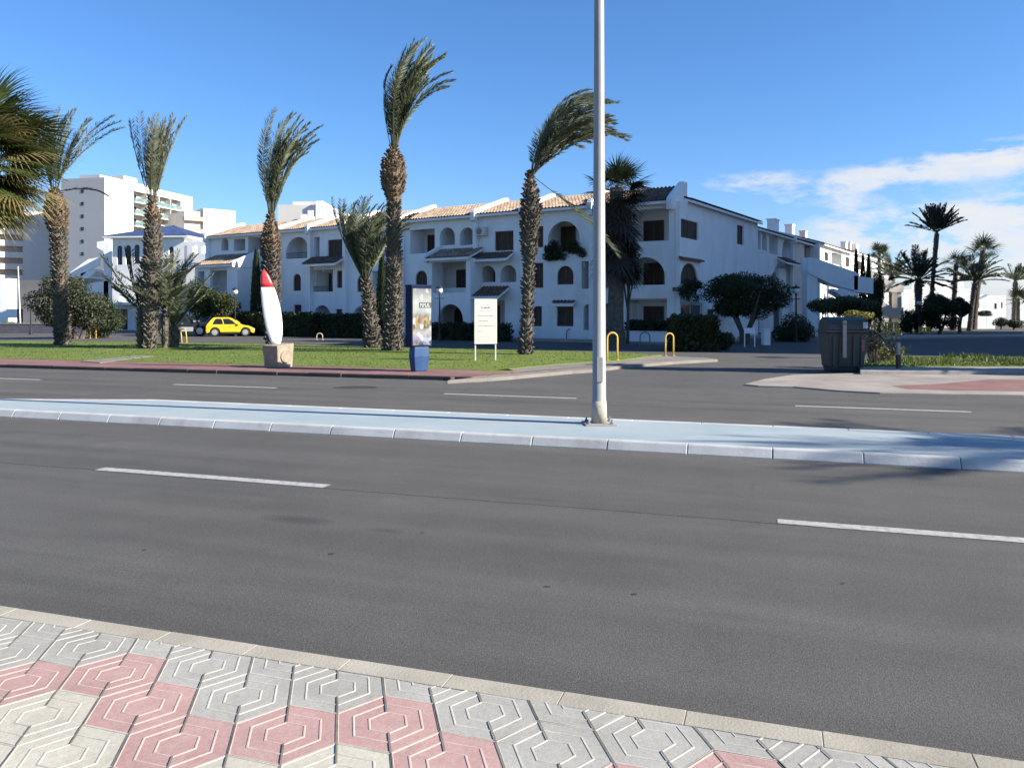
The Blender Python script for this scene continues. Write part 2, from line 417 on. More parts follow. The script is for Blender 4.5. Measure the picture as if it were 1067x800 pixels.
def med_back(s):
    return 12.1 if s > -11.2 else 12.1 - 1.75 * min(1, max(0, (-11.2 - s) / 7.0)) ** 0.8
mb = MB()
s = -21.0
while s < 45:
    L = 1.0
    o1, o2 = R.uniform(-.003, .003), R.uniform(-.003, .003)
    mb.prism([(9.97 + o1, -.1), (9.985 + o1, .01), (10.04 + o1, .1 + o2), (10.06 + o1, .117 + o2), (10.15, .117 + o2), (10.15, -.1)], s + .002, s + L - .002, 'x')
    b0, b1 = med_back(s), med_back(s + L)
    mb.add([(s+.002, b0-.16, -.1), (s+L-.002, b1-.16, -.1), (s+L-.002, b1, -.1), (s+.002, b0, -.1), (s+.002, b0-.16, .115), (s+L-.002, b1-.16, .115), (s+L-.002, b1, .115), (s+.002, b0, .115)],
           [(3,2,1,0),(4,5,6,7),(0,1,5,4),(1,2,6,5),(2,3,7,6),(3,0,4,7)])
    s += L
struct(mb.build('kerb', med_kerb, rotz=RZ, bevel=0.012), 'pale kerb stones round the blue median')
pts = [(-21 + k, 10.14) for k in range(0, 67)] + [(45 - k, med_back(45 - k) - .15) for k in range(0, 67)]
sheet('median', pts, .111, med_top, RZ, 'long median painted pale blue between the carriageways')

# lawn, red pavement strip and pale corner pavement across the road
lawn_z = 0.10
def poly(pts, z): return [G(u, v, z) for u, v in pts]
m, nt, b = new_mat('lawn')
v = objvec(nt)
c = ramp(nt, noise(nt, v, 0.5, 6, 0.7), [(0.3, (0.10, 0.14, 0.026)), (0.55, (0.125, 0.168, 0.036)), (0.75, (0.18, 0.19, 0.065))])
c = mixc(nt, 0.8, c, ramp(nt, noise(nt, v, 16, 4, 0.7), [(0.3, (0.78, 0.8, 0.75)), (0.7, (1.2, 1.18, 1.2))]), 'MULTIPLY')
nt.links.new(c, b.inputs['Base Color']); b.inputs['Roughness'].default_value = 0.9; b.inputs['Specular IOR Level'].default_value = 0.15
bump(nt, b, noise(nt, v, 35, 4), 0.5, 0.03)
lawn_mat = m
far_edge = [(-60, 354.2), (0, 354.8), (230, 357.3), (340, 360), (447, 362.6), (560, 365), (640, 367), (690, 369.6)]
near_edge = [(676, 371.3), (663, 373), (647, 375), (631, 376.2), (615, 376.9), (597, 378), (561, 381), (530, 384), (494, 387.3)]
strip_t = 21.35
near_w = poly(near_edge, lawn_z)
s_at = lambda p: p[0]*SX + p[1]*SY
t_at = lambda p: p[0]*TX + p[1]*TY
far_w = [ST(-75, 62)] + poly(far_edge, lawn_z)
strip_pts = [ST(-6.9, strip_t - .02), ST(-75, strip_t)]
lawn_poly = far_w + near_w + strip_pts
slab('lawn', lawn_poly, -.05, lawn_z, lawn_mat, bevel=0.03, label='mown lawn with palms across the road')
red_mat = M('red_paving', (0.185, 0.088, 0.08), 0.88, 0.22, 1.2, 0.4, 30, 0.01, dirt=(0.22, 0.18, 0.16), dirt_amt=0.6, detail=7)
pale_mat = M('pale_paving', (0.185, 0.165, 0.145), 0.9, 0.2, 1.0, 0.4, 30, 0.01, dirt=(0.105, 0.095, 0.085), dirt_amt=0.6, detail=7)
slab('pavement', [(-75, 19.08), (-7.3, 19.08), (-6.7, strip_t - .03), (-75, strip_t - .01)], -.05, lawn_z - .012, red_mat, RZ, label='red paved strip along the lawn edge')
kn = [(466, 396.3), (501, 394.3), (530, 392.3), (555, 390), (575, 388.2), (597, 386.3), (618, 385), (650, 381), (700, 377), (748, 374.4)]
corner = poly(kn, 0.08) + poly([(735, 372.6), (690, 371), (676, 371.8)], .08) + [(x + .02, y - .03) for x, y in near_w[1:]] + [ST(-6.65, strip_t - .05), ST(-7.2, 19.1)]
slab('pavement', corner, -.05, lawn_z - .016, pale_mat, label='pale concrete pavement curving round the lawn corner')
kerb_dark = kerb_mat('kerb_grey', (0.085, 0.062, 0.055), (0.03, 0.026, 0.025))  # dark colour stands in for the shadow on the kerb face
mb = MB(); s = -75.0
while s < -7.4:
    e = min(s + 1.0, -7.25); h = R.uniform(-.01, .008)
    mb.box(s + .003, 18.9 + R.uniform(-.015, .015), -.1, e - .003, 19.07, lawn_z - .003 + h); s += 1.0
kw = poly(kn, 0.0)
for a, c in zip(kw[:-3], kw[1:-2]):
    A, C = Vector(a), Vector(c); d = (C - A).normalized(); n_ = Vector((-d.y, d.x))
    inv = lambda p: (p.x*SX + p.y*SY, p.x*TX + p.y*TY)
    q = [inv(A + d*.01 - n_*.14), inv(C - d*.01 - n_*.14), inv(C - d*.01), inv(A + d*.01)]
    mb.prism(q, -.1, lawn_z - .004, 'z')
struct(mb.build('kerb', kerb_dark, rotz=RZ, bevel=0.02), 'weathered kerb along the red paved strip and lawn corner')
# bare earth strip and small concrete footing in the lawn
slab('path', poly([(84, 376.5), (104, 378), (160, 371), (146, 370.6)], lawn_z), .0, lawn_z + .012, pale_mat, bevel=0.004, label='short sandy concrete path crossing the lawn')

# grass blades as ground cover
mb = MB(); mb.raw = True
def inside(p, P):
    c = False; n = len(P)
    for i in range(n):
        a, b_ = P[i], P[i-1]
        if (a[1] > p[1]) != (b_[1] > p[1]) and p[0] < (b_[0]-a[0])*(p[1]-a[1])/(b_[1]-a[1]) + a[0]: c = not c
    return c
cnt = 0
while cnt < 12000:
    x, y = R.uniform(-26, 8), R.uniform(23.5, 44)
    if abs(x) > .7 * y: continue
    if not inside((x, y), lawn_poly): continue
    a = R.uniform(0, 2*pi); h = R.uniform(.015, .04); w = R.uniform(.012, .03)
    mb.add([(x - w*cos(a), y - w*sin(a), lawn_z), (x + w*cos(a), y + w*sin(a), lawn_z), (x + R.uniform(-.03, .05), y + R.uniform(-.03, .03), lawn_z + h)], [(0, 1, 2)])
    cnt += 1
struct(mb.build('grass', leaf_mat('grass_blade', (0.10, 0.145, 0.028), (0.18, 0.2, 0.06), 0.45, 0.6)), 'short green grass on the lawn', 'stuff')

# junction island, verge and far pavements
isl = [(775, 400), (797, 394.5), (827, 390), (900, 388.4), (1067, 387.6), (1140, 387.5), (1140, 412), (1067, 411), (1007, 410), (917, 408.8), (872, 406.3), (827, 402.5), (790, 401.5)]
slab('pavement', poly(isl, .03), -.05, .03, M('island_paving', (0.255, 0.225, 0.195), 0.9, 0.25, 0.9, 0.4, 30, 0.01, dirt=(0.15, 0.12, 0.105), dirt_amt=0.6, detail=7), bevel=0.04, label='pale paved island at the street mouth')
sheet('pavement', poly([(930, 402), (985, 399.5), (1030, 395), (1140, 396), (1140, 409), (1067, 407.5), (1000, 406.5), (945, 405)], .034), .034, red_mat, label='red paved patch on the pale island')
verge = [(900, 381), (903, 375), (912, 372.6), (1067, 371.8), (1160, 371.6), (1160, 381), (1067, 381)]
slab('verge', poly(verge, .16), -.05, .16, lawn_mat, bevel=0.04, label='rough grass verge beside the side street')
slab('kerb', poly([(896, 386.3), (896, 381.2), (1160, 381.2), (1160, 386.3)], .13), -.05, .13, concrete, bevel=0.02, label='grey kerb below the rough grass verge')
mb = MB(); mb.raw = True
vp = poly(verge, .16)
def noise_at(x, y): return sin(x*2.1) + sin(y*3.3 + x*.7) > .9
for _ in range(5000):
    x, y = G(R.uniform(900, 1100), R.uniform(372, 381), .16)
    if not inside((x, y), vp): continue
    hh = .24 if noise_at(x, y) else .07
    a = R.uniform(0, 2*pi); w = R.uniform(.012, .03)
    mb.add([(x - w*cos(a), y - w*sin(a), .16), (x + w*cos(a), y + w*sin(a), .16), (x + R.uniform(-.1, .12), y + R.uniform(-.06, .06), .16 + R.uniform(.3, 1)*hh)], [(0, 1, 2)])
struct(mb.build('grass', leaf_mat('verge_blade', (0.05, 0.08, 0.014), (0.14, 0.17, 0.04), 0.3, 0.8)), 'longer grass tufts on the verge', 'stuff')
slab('pavement', poly([(905, 351.5), (905, 349), (1200, 347.5), (1200, 349.5)], .12), -.05, .12, M('far_paving', (0.32, 0.30, 0.27), 0.9, 0.15, 0.5), bevel=0.02, label='pale far pavement across the side street')
# ------------------------------------------------------------------ buildings
class Frame:
    def __init__(s, ox, oy, ex, ey, zoff=0.0):
        s.o = (ox, oy); l = sqrt(ex*ex + ey*ey); s.ex = (ex/l, ey/l); s.ey = (-ey/l, ex/l); s.rz = atan2(ey, ex)
    def pt(s, lx, ly): return (s.o[0] + s.ex[0]*lx + s.ey[0]*ly, s.o[1] + s.ex[1]*lx + s.ey[1]*ly)
    def px(s, u, v, ly=0.0):
        r = (u - CU) / FPX
        lx = (r*(s.o[1] + s.ey[1]*ly) - s.o[0] - s.ey[0]*ly) / (s.ex[0] - r*s.ex[1])
        y = s.o[1] + s.ex[1]*lx + s.ey[1]*ly
        return lx, CAMH - (v - HOR)/FPX*y
    def shifted(s, lx, ly=0.0):
        f = Frame.__new__(Frame); f.o = s.pt(lx, ly); f.ex = s.ex; f.ey = s.ey; f.rz = s.rz; return f

def loop(k, x0, z0, x1, z1, ins=0.0):
    x0 += ins; x1 -= ins; z0 += ins; z1 -= ins
    if k == 'r': return [(x0, z0), (x1, z0), (x1, z1), (x0, z1)]
    r = (x1 - x0)/2; rise = min(r, (z1 - z0)*.75); cx = (x0 + x1)/2; zs = z1 - rise; n = 14
    return [(x0, z0), (x1, z0)] + [(cx + r*cos(pi*i/n), zs + rise*sin(pi*i/n)) for i in range(n+1)]

def window(parent, k, x0, z0, x1, z1, y, frame=dark_wood, pane=shutter, bars=1, fw=0.07, slats=True, rz=0.0):
    mb = MB()
    mb.plate(loop(k, x0, z0, x1, z1), [loop(k, x0, z0, x1, z1, fw)], y, y + .06)
    for i in range(bars):
        x = x0 + (x1 - x0)*(i+1)/(bars+1)
        zt = z1 - fw if k == 'r' else z1 - fw - .02
        mb.box(x - .03, y + .004, z0 + fw, x + .03, y + .055, zt)
    w = mb.build('window', frame, parent, rotz=rz)
    p = MB(); p.plate(loop(k, x0, z0, x1, z1, fw - .01), [], y + .03, y + .05)
    if slats:
        z = z0 + fw + .05
        while z < (z1 - fw if k == 'r' else z1 - (x1 - x0)/2):
            p.box(x0 + fw, y + .018, z, x1 - fw, y + .03, z + .035); z += .075
    p.build('pane', pane, w)
    return w

def tile_roof(parent, x0, x1, y0, z0, y1, z1, mat, name='roof', rz=0.0, x0t=None, x1t=None, soffit=None):
    """pantiles running from eave (y0,z0) up to ridge (y1,z1)"""
    mb = MB(); per = .24; L = sqrt((y1-y0)**2 + (z1-z0)**2); rows = max(2, int(L/.42)); seg = 4
    x0t = x0 if x0t is None else x0t; x1t = x1 if x1t is None else x1t
    n = max(4, int((x1 - x0)/per))*seg
    vs = []; fs = []
    for r in range(rows):
        for e in (0, 1):
            f = (r + e)/rows; lift = .035*(1-e)
            a, b_ = x0 + (x0t-x0)*f, x1 + (x1t-x1)*f
            for i in range(n+1):
                x = a + (b_-a)*i/n
                h = .045*sin(2*pi*i/seg) + lift + .06
                vs.append((x, y0 + (y1-y0)*f, z0 + (z1-z0)*f + h))
    w = n+1
    for q in range(2*rows - 1):
        for i in range(n): fs.append((q*w+i, q*w+i+1, (q+1)*w+i+1, (q+1)*w+i))
    mb.add(vs, fs, 0)
    mb.add([(x0, y0, z0), (x1, y0, z0), (x1t, y1, z1), (x0t, y1, z1), (x0, y0, z0-.14), (x1, y0, z0-.14), (x1t, y1, z1-.14), (x0t, y1, z1-.14)],
           [(0,1,2,3), (7,6,5,4), (0,4,5,1), (1,5,6,2), (2,6,7,3), (3,7,4,0)], 1)
    mb.raw = True
    return mb.build(name, [mat, soffit or white], parent, rotz=rz)

def railing(parent, x0, x1, z0, z1, y, mat=black_iron, rz=0.0):
    mb = MB(); mb.box(x0, y-.02, z1-.04, x1, y+.02, z1); mb.box(x0, y-.015, z0+.05, x1, y+.015, z0+.08)
    n = max(2, int((x1-x0)/.13))
    for i in range(n+1):
        x = x0 + (x1-x0)*i/n; mb.box(x-.009, y-.009, z0, x+.009, y+.009, z1-.02)
    return mb.build('railing', mat, parent, rotz=rz)

def house(label, F, ul, ur, opens, group, depth=9.0, eave=8.1, run=3.2, ridge=9.3, roof=terracotta, yo=0.0,
          parap=(True, True), doors=(), porch=(), bays=(), ch=(), wall=white, name='terraced_house', xl=None, xr=None, rails=(), roofs=True):
    """one house of the terrace. opens: (pane, kind, u0, v0, u1, v1); pane None leaves an open balcony"""
    xl = F.px(ul, 300, yo)[0] if xl is None else xl; xr = F.px(ur, 300, yo)[0] if xr is None else xr
    f = F.shifted(xl, yo); W = xr - xl
    e = thing(name, label, 'house', (f.o[0], f.o[1], 0), f.rz, group)
    def rect(o, y=0.0):
        a, zt = f.px(o[2], o[3], y); b_, _ = f.px(o[4], o[3], y)
        um = (o[2]+o[4])/2
        _, zt = f.px(um, o[3], y); _, zb = f.px(um, o[5], y)
        return a, max(zb, .03), b_, zt
    holes = []
    mb = MB(); T = .28
    for o in opens:
        a, zb, b_, zt = rect(o); a = max(a, .06); b_ = min(b_, W - .06); zt = min(zt, eave - .12)
        holes.append(loop(o[1], a, zb, b_, zt))
        if o[0] is None:
            cz = zt + .05
            mb.box(a - .18, T, zb - 1.0 if zb > 1.2 else 0, a - .04, 1.7, cz)
            mb.box(b_ + .04, T, zb - 1.0 if zb > 1.2 else 0, b_ + .18, 1.7, cz)
    mb.plate([(0, 0), (W, 0), (W, eave), (0, eave)], holes, 0, T)
    mb.box(0, T, 0, .2, depth, eave - .02); mb.box(W - .2, T, 0, W, depth, eave - .02)
    mb.box(.2, depth - .25, 0, W - .2, depth, eave - .02)
    mb.box(.2, 1.7, 0, W - .2, 1.9, eave - .04)
    for z in (2.55, 5.25, eave - .16): mb.box(.2, T, z - .1, W - .2, 1.7, z + .08)
    mb.build('wall', wall, e)
    for o in opens:
        if o[0] is None: continue
        a, zb, b_, zt = rect(o)
        pane = shutter if o[0] == 's' else glass
        window(e, o[1], a + .005, zb + .005, b_ - .005, zt - .005, .12, bars=(1 if b_ - a < 1.3 else 2), pane=pane, slats=o[0] == 's')
    for o in doors:
        a, zb, b_, zt = rect(o, 1.7)
        window(e, o[1], a, zb, b_, zt, 1.62, pane=shutter if o[0] == 's' else glass, slats=o[0] == 's')
    for o in rails:
        a, zb, b_, zt = rect(o); railing(e, a, b_, zb, zt, .1)
    if roofs:
        rf = tile_roof(e, 0.0, W, -.4, eave, run, ridge, roof)
        mb = MB(); mb.prism([(run, ridge + .02), (depth, eave - .02), (depth, eave - .2), (run, ridge - .2)], .02, W - .02, 'x'); mb.build('roof_slope', roof, e)
        for k, on in enumerate(parap):
            if not on: continue
            x0 = -.16 if k == 0 else W - .16
            p = MB()
            p.prism([(-.55, eave - .35), (-.55, eave + .18), (-.42, eave + .34), (run + .1, ridge + .36), (run + .4, ridge + .34), (run + .4, ridge - .5), (-.2, eave - .5)], x0, x0 + .32, 'x')
            p.box(x0 + .005, -.30, 0, x0 + .315, -.005, eave - .38)
            p.build('parapet', wall, e, bevel=.03)
    for (u0, v0, u1, v1, tm, proj) in porch:     # small tiled canopy over an opening
        a, zt = f.px(u0, v0); b_, _ = f.px(u1, v0); _, zb = f.px((u0+u1)/2, v1, -proj)
        tile_roof(e, a, b_, -proj, zb + .02, -.005, zb + .02 + proj*.5, tm, 'canopy')
    for bay in bays:
        bx(e, f, bay, wall, roof)
    for (u, v0, w, dpt, y) in ch:
        a, zt = f.px(u, v0, y)
        c_ = MB(); c_.box(a - w/2, y - dpt/2, eave - .3, a + w/2, y + dpt/2, zt - .12); c_.box(a - w/2 - .07, y - dpt/2 - .07, zt - .12, a + w/2 + .07, y + dpt/2 + .07, zt)
        c_.build('chimney', wall, e)
    return e, f, W

def bx(e, f, bay, wall, roof):
    """projecting porch block with its own tiled roof"""
    pr = bay['p']; a, _ = f.px(bay['u0'], 300, -pr); b_, _ = f.px(bay['u1'], 300, -pr)
    um = (bay['u0'] + bay['u1'])/2
    _, zt = f.px(um, bay['v'], -pr)
    mb = MB(); holes = []
    for o in bay['opens']:
        x0, z1 = f.px(o[2], o[3], -pr); x1, _ = f.px(o[4], o[3], -pr); _, z0 = f.px((o[2]+o[4])/2, o[5], -pr)
        holes.append(loop(o[1], x0, max(z0, .03), x1, z1))
    mb.plate([(a, 0), (b_, 0), (b_, zt), (a, zt)], holes, -pr, -pr + .25)
    mb.box(a, -pr + .25, 0, a + .22, -.004, zt - .01); mb.box(b_ - .22, -pr + .25, 0, b_, -.004, zt - .01)
    for z in (2.5, 5.2):
        if z < zt: mb.box(a + .22, -pr + .25, z - .1, b_ - .22, -.004, z + .06)
    mb.build('porch', wall, e)
    tile_roof(e, a - .05, b_ + .05, -pr - .35, zt + .02, -.006, zt + .02 + .5*(pr + .3)*.8, bay.get('roof', roof), 'porch_roof')
    for s_, x in ((0, a - .1), (1, b_ - .14)):
        if s_ in bay.get('par', (0, 1)):
            p = MB(); h = .5*(pr+.3)*.8
            p.prism([(-pr - .5, zt - .2), (-pr - .5, zt + .16), (-pr - .2, zt + .34), (-.007, zt + h + .38), (-.007, zt - .2)], x, x + .24, 'x')
            p.build('porch_parapet', wall, e, bevel=.02)

C0 = (9.2, 45.0)
ROW = Frame(C0[0], C0[1], .835, -.55)
WNG = Frame(C0[0], C0[1], .55, .835)
TG = 'white houses of the three storey terrace'

# corner house ------------------------------------------------------
e, f, W = house('white corner house of the terrace with dark shuttered gable windows beside the clipped hedge', ROW, 618, 708, [
    (None, 'r', 656, 218, 697, 251.5), (None, 'a', 652, 268, 693, 297), (None, 'r', 652, 311, 695, 346),
    (None, 'r', 622, 272, 640, 300), (None, 'a', 622, 316, 642, 345), (None, 'a', 622, 232, 642, 262)],
    TG, depth=15, eave=8.0, run=1.5, ridge=9.0, roof=terracotta_dark, xr=0.0, parap=(True, False), roofs=False,
    doors=[('s', 'r', 671, 230, 692, 251), ('s', 'r', 671, 274, 692, 298), ('s', 'r', 671, 319, 692, 346)])
tile_roof(e, 0, W, -.4, 8.0, 1.5, 9.05, terracotta_dark)
mb = MB(); mb.prism([(1.5, 9.03), (9, 8.0), (9, 7.8), (1.5, 8.8)], .02, W - 4.0, 'x'); mb.build('roof_slope', terracotta_dark, e)
p = MB(); p.prism([(-.55, 7.5), (-.55, 8.1), (-.3, 8.32), (1.3, 9.3), (1.9, 9.3), (1.9, 8.3), (-.2, 7.5)], W - .3, W + .02, 'x'); p.build('parapet', white, e, bevel=.03)
p = MB(); p.prism([(-.55, 7.5), (-.55, 8.1), (-.3, 8.32), (1.3, 9.3), (1.9, 9.3), (1.9, 8.3), (-.2, 7.5)], -.16, .16, 'x'); p.build('parapet', white, e, bevel=.03)
# gable side along the side street (its own plane, turned a quarter)
def gable_px(u, v): return WNG.px(u, v, -.30)
side = [('s', 'r', 709.5, 227.6, 727.7, 249), ('s', 'a', 709, 273, 727, 296.5), ('s', 'r', 768, 234, 775, 255), ('g', 'r', 708.5, 315, 732, 336), ('s', 'r', 737, 322, 747, 352)]
mb = MB(); holes = []; rects = []
for o in side:
    a, z1 = gable_px(o[2], o[3]); b_, _ = gable_px(o[4], o[3]); _, z0 = gable_px((o[2]+o[4])/2, o[5])
    a = max(a, .12); rects.append((o, a, max(.05, z0), b_, z1)); holes.append(loop(o[1], a, max(.05, z0), b_, z1))
mb.plate([(0.0, 0), (15, 0), (15, 8.15), (1.0, 8.15), (1.0, 8.0), (0.0, 8.0)], holes, -.30, -.02)
Rq = Matrix.Translation((W, 0, 0)) @ Matrix.Rotation(pi/2, 4, 'Z')
def quarter(o): o.matrix_local = Rq @ o.matrix_local; return o
quarter(mb.build('gable_wall', white, e))
for o, a, z0, b_, z1 in rects:
    fr, pa = (white_paint, glass) if o[0] == 'g' else (dark_wood, shutter)
    quarter(window(e, o[1], a + .005, z0 + .005, b_ - .005, z1 - .005, -.2, frame=fr, pane=pa, bars=1, fw=.12 if o[0] == 'g' else .07, slats=o[0] == 's'))
for (u0, u1, v) in ((706.5, 730, 269.5),):
    a, z = gable_px(u0, v); b_, _ = gable_px(u1, v)
    q = MB(); q.prism([(-.30, z), (-.55, z - .03), (-.55, z + .07), (-.302, z + .16)], a + .1, b_, 'x'); quarter(q.build('lintel', terracotta_dark, e))
# white frame bars of the ground floor window stand proud
quarter(tile_roof(e, 1.2, 15.2, -.6, 8.15, 4.2, 9.7, terracotta_dark, 'hip_roof', x0t=2.4, x1t=13.5))
# outside stair wedge at the gable foot
q = MB(); a, z = WNG.px(741, 355, -1.7); b_, z1 = WNG.px(768, 322, -1.7)
q.prism([(a, 0), (b_, 0), (b_, .9), ((a+b_)/2 + .2, 2.1), (a + 1.3, 2.0), (a, .9)], -1.7, -1.5, 'y'); quarter(q.build('stair_parapet', white, e))

# two arched balcony house behind the leaning palm
e2, f2, W2 = house('white terraced house with plants over its wide top arch, behind the wind-bent palm', ROW, 547, 618, [
    (None, 'a', 571, 230.5, 604, 262), ('s', 'a', 580.5, 277, 597.5, 296.5), ('s', 'r', 580, 319.5, 597.5, 340),
    (None, 'r', 606, 272, 616, 301), (None, 'a', 608, 317, 617.5, 344), ('s', 'r', 555.5, 274, 566, 300), ('s', 'r', 555, 319, 564.5, 340), ('s', 'r', 552, 236, 566, 258)],
    TG, porch=[(577, 314, 600, 317, terracotta_dark, .35)], doors=[('s', 'r', 585, 236, 600, 262)], parap=(True, True))
e3, f3, W3 = house('white terraced house with two dark tiled canopies above twin arches, behind the white notice board', ROW, 497, 547, [
    ('s', 'r', 515.5, 240.8, 535, 261.2), (None, 'a', 499.8, 276.8, 516.2, 294), (None, 'a', 521.3, 276.3, 538, 294), (None, 'r', 498.5, 313, 526, 345)],
    TG, porch=[(499.5, 262, 535.5, 270, terracotta_dark, .9), (494, 299, 531, 309.5, terracotta_dark, 1.3)], parap=(True, False),
    doors=[('s', 'r', 511, 277, 516, 294), ('s', 'r', 526, 278, 531.5, 294), ('s', 'r', 504, 318, 521, 346)])
e4, f4, W4 = house('white terraced house with a tile porch roof, between the thick palm and the notice board', ROW, 420, 497, [
    (None, 'r', 427, 239, 453, 264), (None, 'a', 458, 237, 474, 255.6), (None, 'a', 479, 237, 494, 255.3),
    ('s', 'a', 433, 282, 445, 298.5), (None, 'r', 450, 273, 488, 300), (None, 'a', 455, 317, 486, 345), ('s', 'a', 428, 318, 440, 342)],
    TG, parap=(True, False), doors=[('s', 'r', 446, 245, 454, 264), ('s', 'r', 482, 243, 493, 256), ('s', 'r', 476, 281, 488, 305), ('s', 'a', 474, 320, 486, 345)],
    bays=[dict(u0=445, u1=490, v=269.5, p=1.4, opens=[(None, 'r', 450, 273.5, 485.5, 305), (None, 'a', 456, 317, 482.5, 343.5)], par=(0,))])
# air conditioner on the wall of the canopy house
def ac_unit(f, u, v, label):
    a, z = f.px(u, v); x, y = f.pt(a, -.2)
    t = thing('air_conditioner', label, 'air conditioner', (x, y, z), f.rz, 'air conditioners on the terrace walls')
    b_ = MB(); b_.box(-.4, -.16, -.28, .4, .17, .28); b_.build('casing', cream, t, bevel=.02)
    g_ = MB(); g_.lathe([(.2, -.19), (.22, -.175), (.22, -.158)], 18, axis='y', c=(-.08, 0, 0)); g_.build('fan_grille', grey_paint, t)
ac_unit(f3, 503.5, 241.5, 'pale air conditioner on the wall above the dark canopy left of the brown triple window')
e5, f5, W5 = house('white terraced house mostly hidden behind the short bushy palm and the thick trunk', ROW, 361, 420, [
    ('s', 'r', 366, 246, 378, 266), (None, 'a', 384, 246, 402, 268), ('s', 'a', 372, 286, 384, 304), (None, 'r', 388, 282, 414, 308), (None, 'a', 366, 318, 392, 344), ('s', 'r', 404, 322, 416, 342)],
    TG, parap=(True, False), doors=[('s', 'r', 390, 250, 398, 268), ('s', 'r', 400, 284, 410, 308)])
e6, f6, W6 = house('white terraced house with a long dark canopy over a railed balcony, right of the surfboard', ROW, 324.5, 361, [
    ('s', 'r', 341.5, 249.5, 359, 268), (None, 'r', 327, 247, 333, 270), (None, 'r', 326, 281, 347, 304), (None, 'a', 326, 318, 345, 343), ('s', 'r', 351, 282, 359, 300), ('s', 'r', 350, 322, 359, 340)],
    TG, parap=(True, False), porch=[(326, 266, 361, 275, terracotta_dark, 1.2)], doors=[('g', 'r', 327, 284, 336, 308), ('s', 'r', 341, 285, 346, 308)], rails=[(0, 'r', 326, 298, 347, 305)])
e7, f7, W7 = house('white terraced house with a big top arch over a small arched window, behind the surfboard', ROW, 291, 324.5, [
    (None, 'a', 298, 247, 322.5, 269.3), ('s', 'a', 305.3, 285.3, 313.5, 303), ('s', 'r', 306, 317.5, 314, 327)],
    TG, parap=(True, False), doors=[('g', 'r', 306, 252, 314, 270)], rails=[(0, 'r', 298, 263, 322, 269.5)])
e8, f8, W8 = house('white end house of the terrace with a cream tiled porch, above the yellow car', ROW, 218, 291, [
    (None, 'a', 230.5, 248, 238, 261.2), (None, 'r', 243.5, 249, 255.5, 261.5), (None, 'r', 258.5, 246, 273, 266.6), (None, 'r', 276, 247, 288, 267), ('s', 'r', 262, 284, 270, 304), ('s', 'r', 276, 286, 284, 304)],
    TG, parap=(True, False), doors=[('s', 'r', 245, 250, 257, 263), ('s', 'r', 279, 250, 287, 267)],
    bays=[dict(u0=203, u1=247, v=277, p=2.2, opens=[(None, 'r', 219, 280, 236.5, 312), (None, 'r', 206, 283, 213, 312), (None, 'r', 208, 320, 232, 348)], par=(1,))])

# wing along the side street
WG = 'white houses along the side street'
wA = WNG.px(790.5, 300, 1.2)[0]
house('white side street house with twin slim arches and chimneys, behind the ficus tree', WNG, 0, 0, [
    (None, 'a', 788.6, 242, 792.6, 260), (None, 'a', 794.2, 242.5, 799.2, 261), (None, 'r', 801.5, 244, 810.5, 265), (None, 'a', 815, 249, 824.3, 268.5), ('s', 'r', 828, 254, 830.5, 265),
    ('s', 'r', 812, 280, 819, 300), ('s', 'r', 792, 320, 806, 346), ('s', 'r', 815, 318, 824, 344)],
    WG, yo=1.2, depth=8, xl=15.0, xr=30.0, eave=8.2, run=3.0, ridge=9.2, roof=terracotta_dark, parap=(False, True), porch=[(810, 266, 824, 273, terracotta_dark, .9)],
    ch=[(805.5, 228.5, 1.5, .7, 2.6), (823, 234, 1.0, .7, 2.6)], doors=[('g', 'r', 796, 247, 806, 262)])
house('side street house with a brownish open loggia under its roof, beyond the twin slim arches', WNG, 0, 0, [
    (None, 'r', 838, 254, 853, 270), ('s', 'a', 839, 290, 845, 306)],
    WG, yo=1.2, depth=8, xl=30.0, xr=37.5, eave=8.2, run=3.0, ridge=9.0, roof=terracotta_dark, wall=cream, parap=(False, False), doors=[('g', 'r', 841, 257, 850, 270)], ch=[(837, 240.5, .8, .6, 2.4)])
house('brightly sunlit white side street house with an open loggia above the outside stair', WNG, 0, 0, [
    (None, 'r', 866.5, 263.5, 877, 276), ('s', 'r', 859, 263, 863, 272), ('s', 'r', 881, 268, 885, 278)],
    WG, yo=.4, depth=9, xl=37.5, xr=53, eave=8.3, run=3.0, ridge=9.4, roof=terracotta, parap=(False, False), ch=[(879.5, 252, 1.0, .6, 2.4), (884, 252, .7, .6, 2.4)])
house('white side street house farthest along, behind the slim cypresses', WNG, 0, 0, [
    ('s', 'r', 893, 272, 897, 281), (None, 'r', 903, 272, 909, 284)],
    WG, yo=.4, depth=9, xl=53, xr=80, eave=8.5, run=3.0, ridge=9.5, roof=terracotta, parap=(False, False), ch=[(890, 255, 1.4, .8, 2.0)])

# outside staircases with zigzag parapets
def stair(name, label, Y, flights, posts, mat, thick=1.3, group='white outside staircases'):
    x0, _ = (flights[0][0][0] - CU)/FPX*Y, 0
    t = thing(name, label, 'staircase', (x0, Y, 0), 0, group)
    for fl in flights:
        pts = [((u - CU)/FPX*Y - x0, CAMH - (v - HOR)/FPX*Y) for u, v in fl]
        for off in (0, thick):
            m_ = MB(); m_.prism(pts, off, off + .16, 'y'); m_.build('parapet', mat, t)
        xs = [p[0] for p in pts]; zs = [p[1] for p in pts]
        lo, hi = pts[0], pts[1]
        m_ = MB(); m_.prism([(pts[-1][0], pts[-1][1]), (pts[-2][0], pts[-2][1]), (pts[-2][0], pts[-2][1] + .22), (pts[-1][0], pts[-1][1] + .22)], .165, thick - .005, 'y'); m_.build('flight', mat, t)
    for (u0, u1, v0) in posts:
        m_ = MB(); a, b_ = (u0 - CU)/FPX*Y - x0, (u1 - CU)/FPX*Y - x0
        m_.box(a, .17, 0, b_, thick - .01, CAMH - (v0 - HOR)/FPX*Y); m_.build('pier', mat, t)
    return t
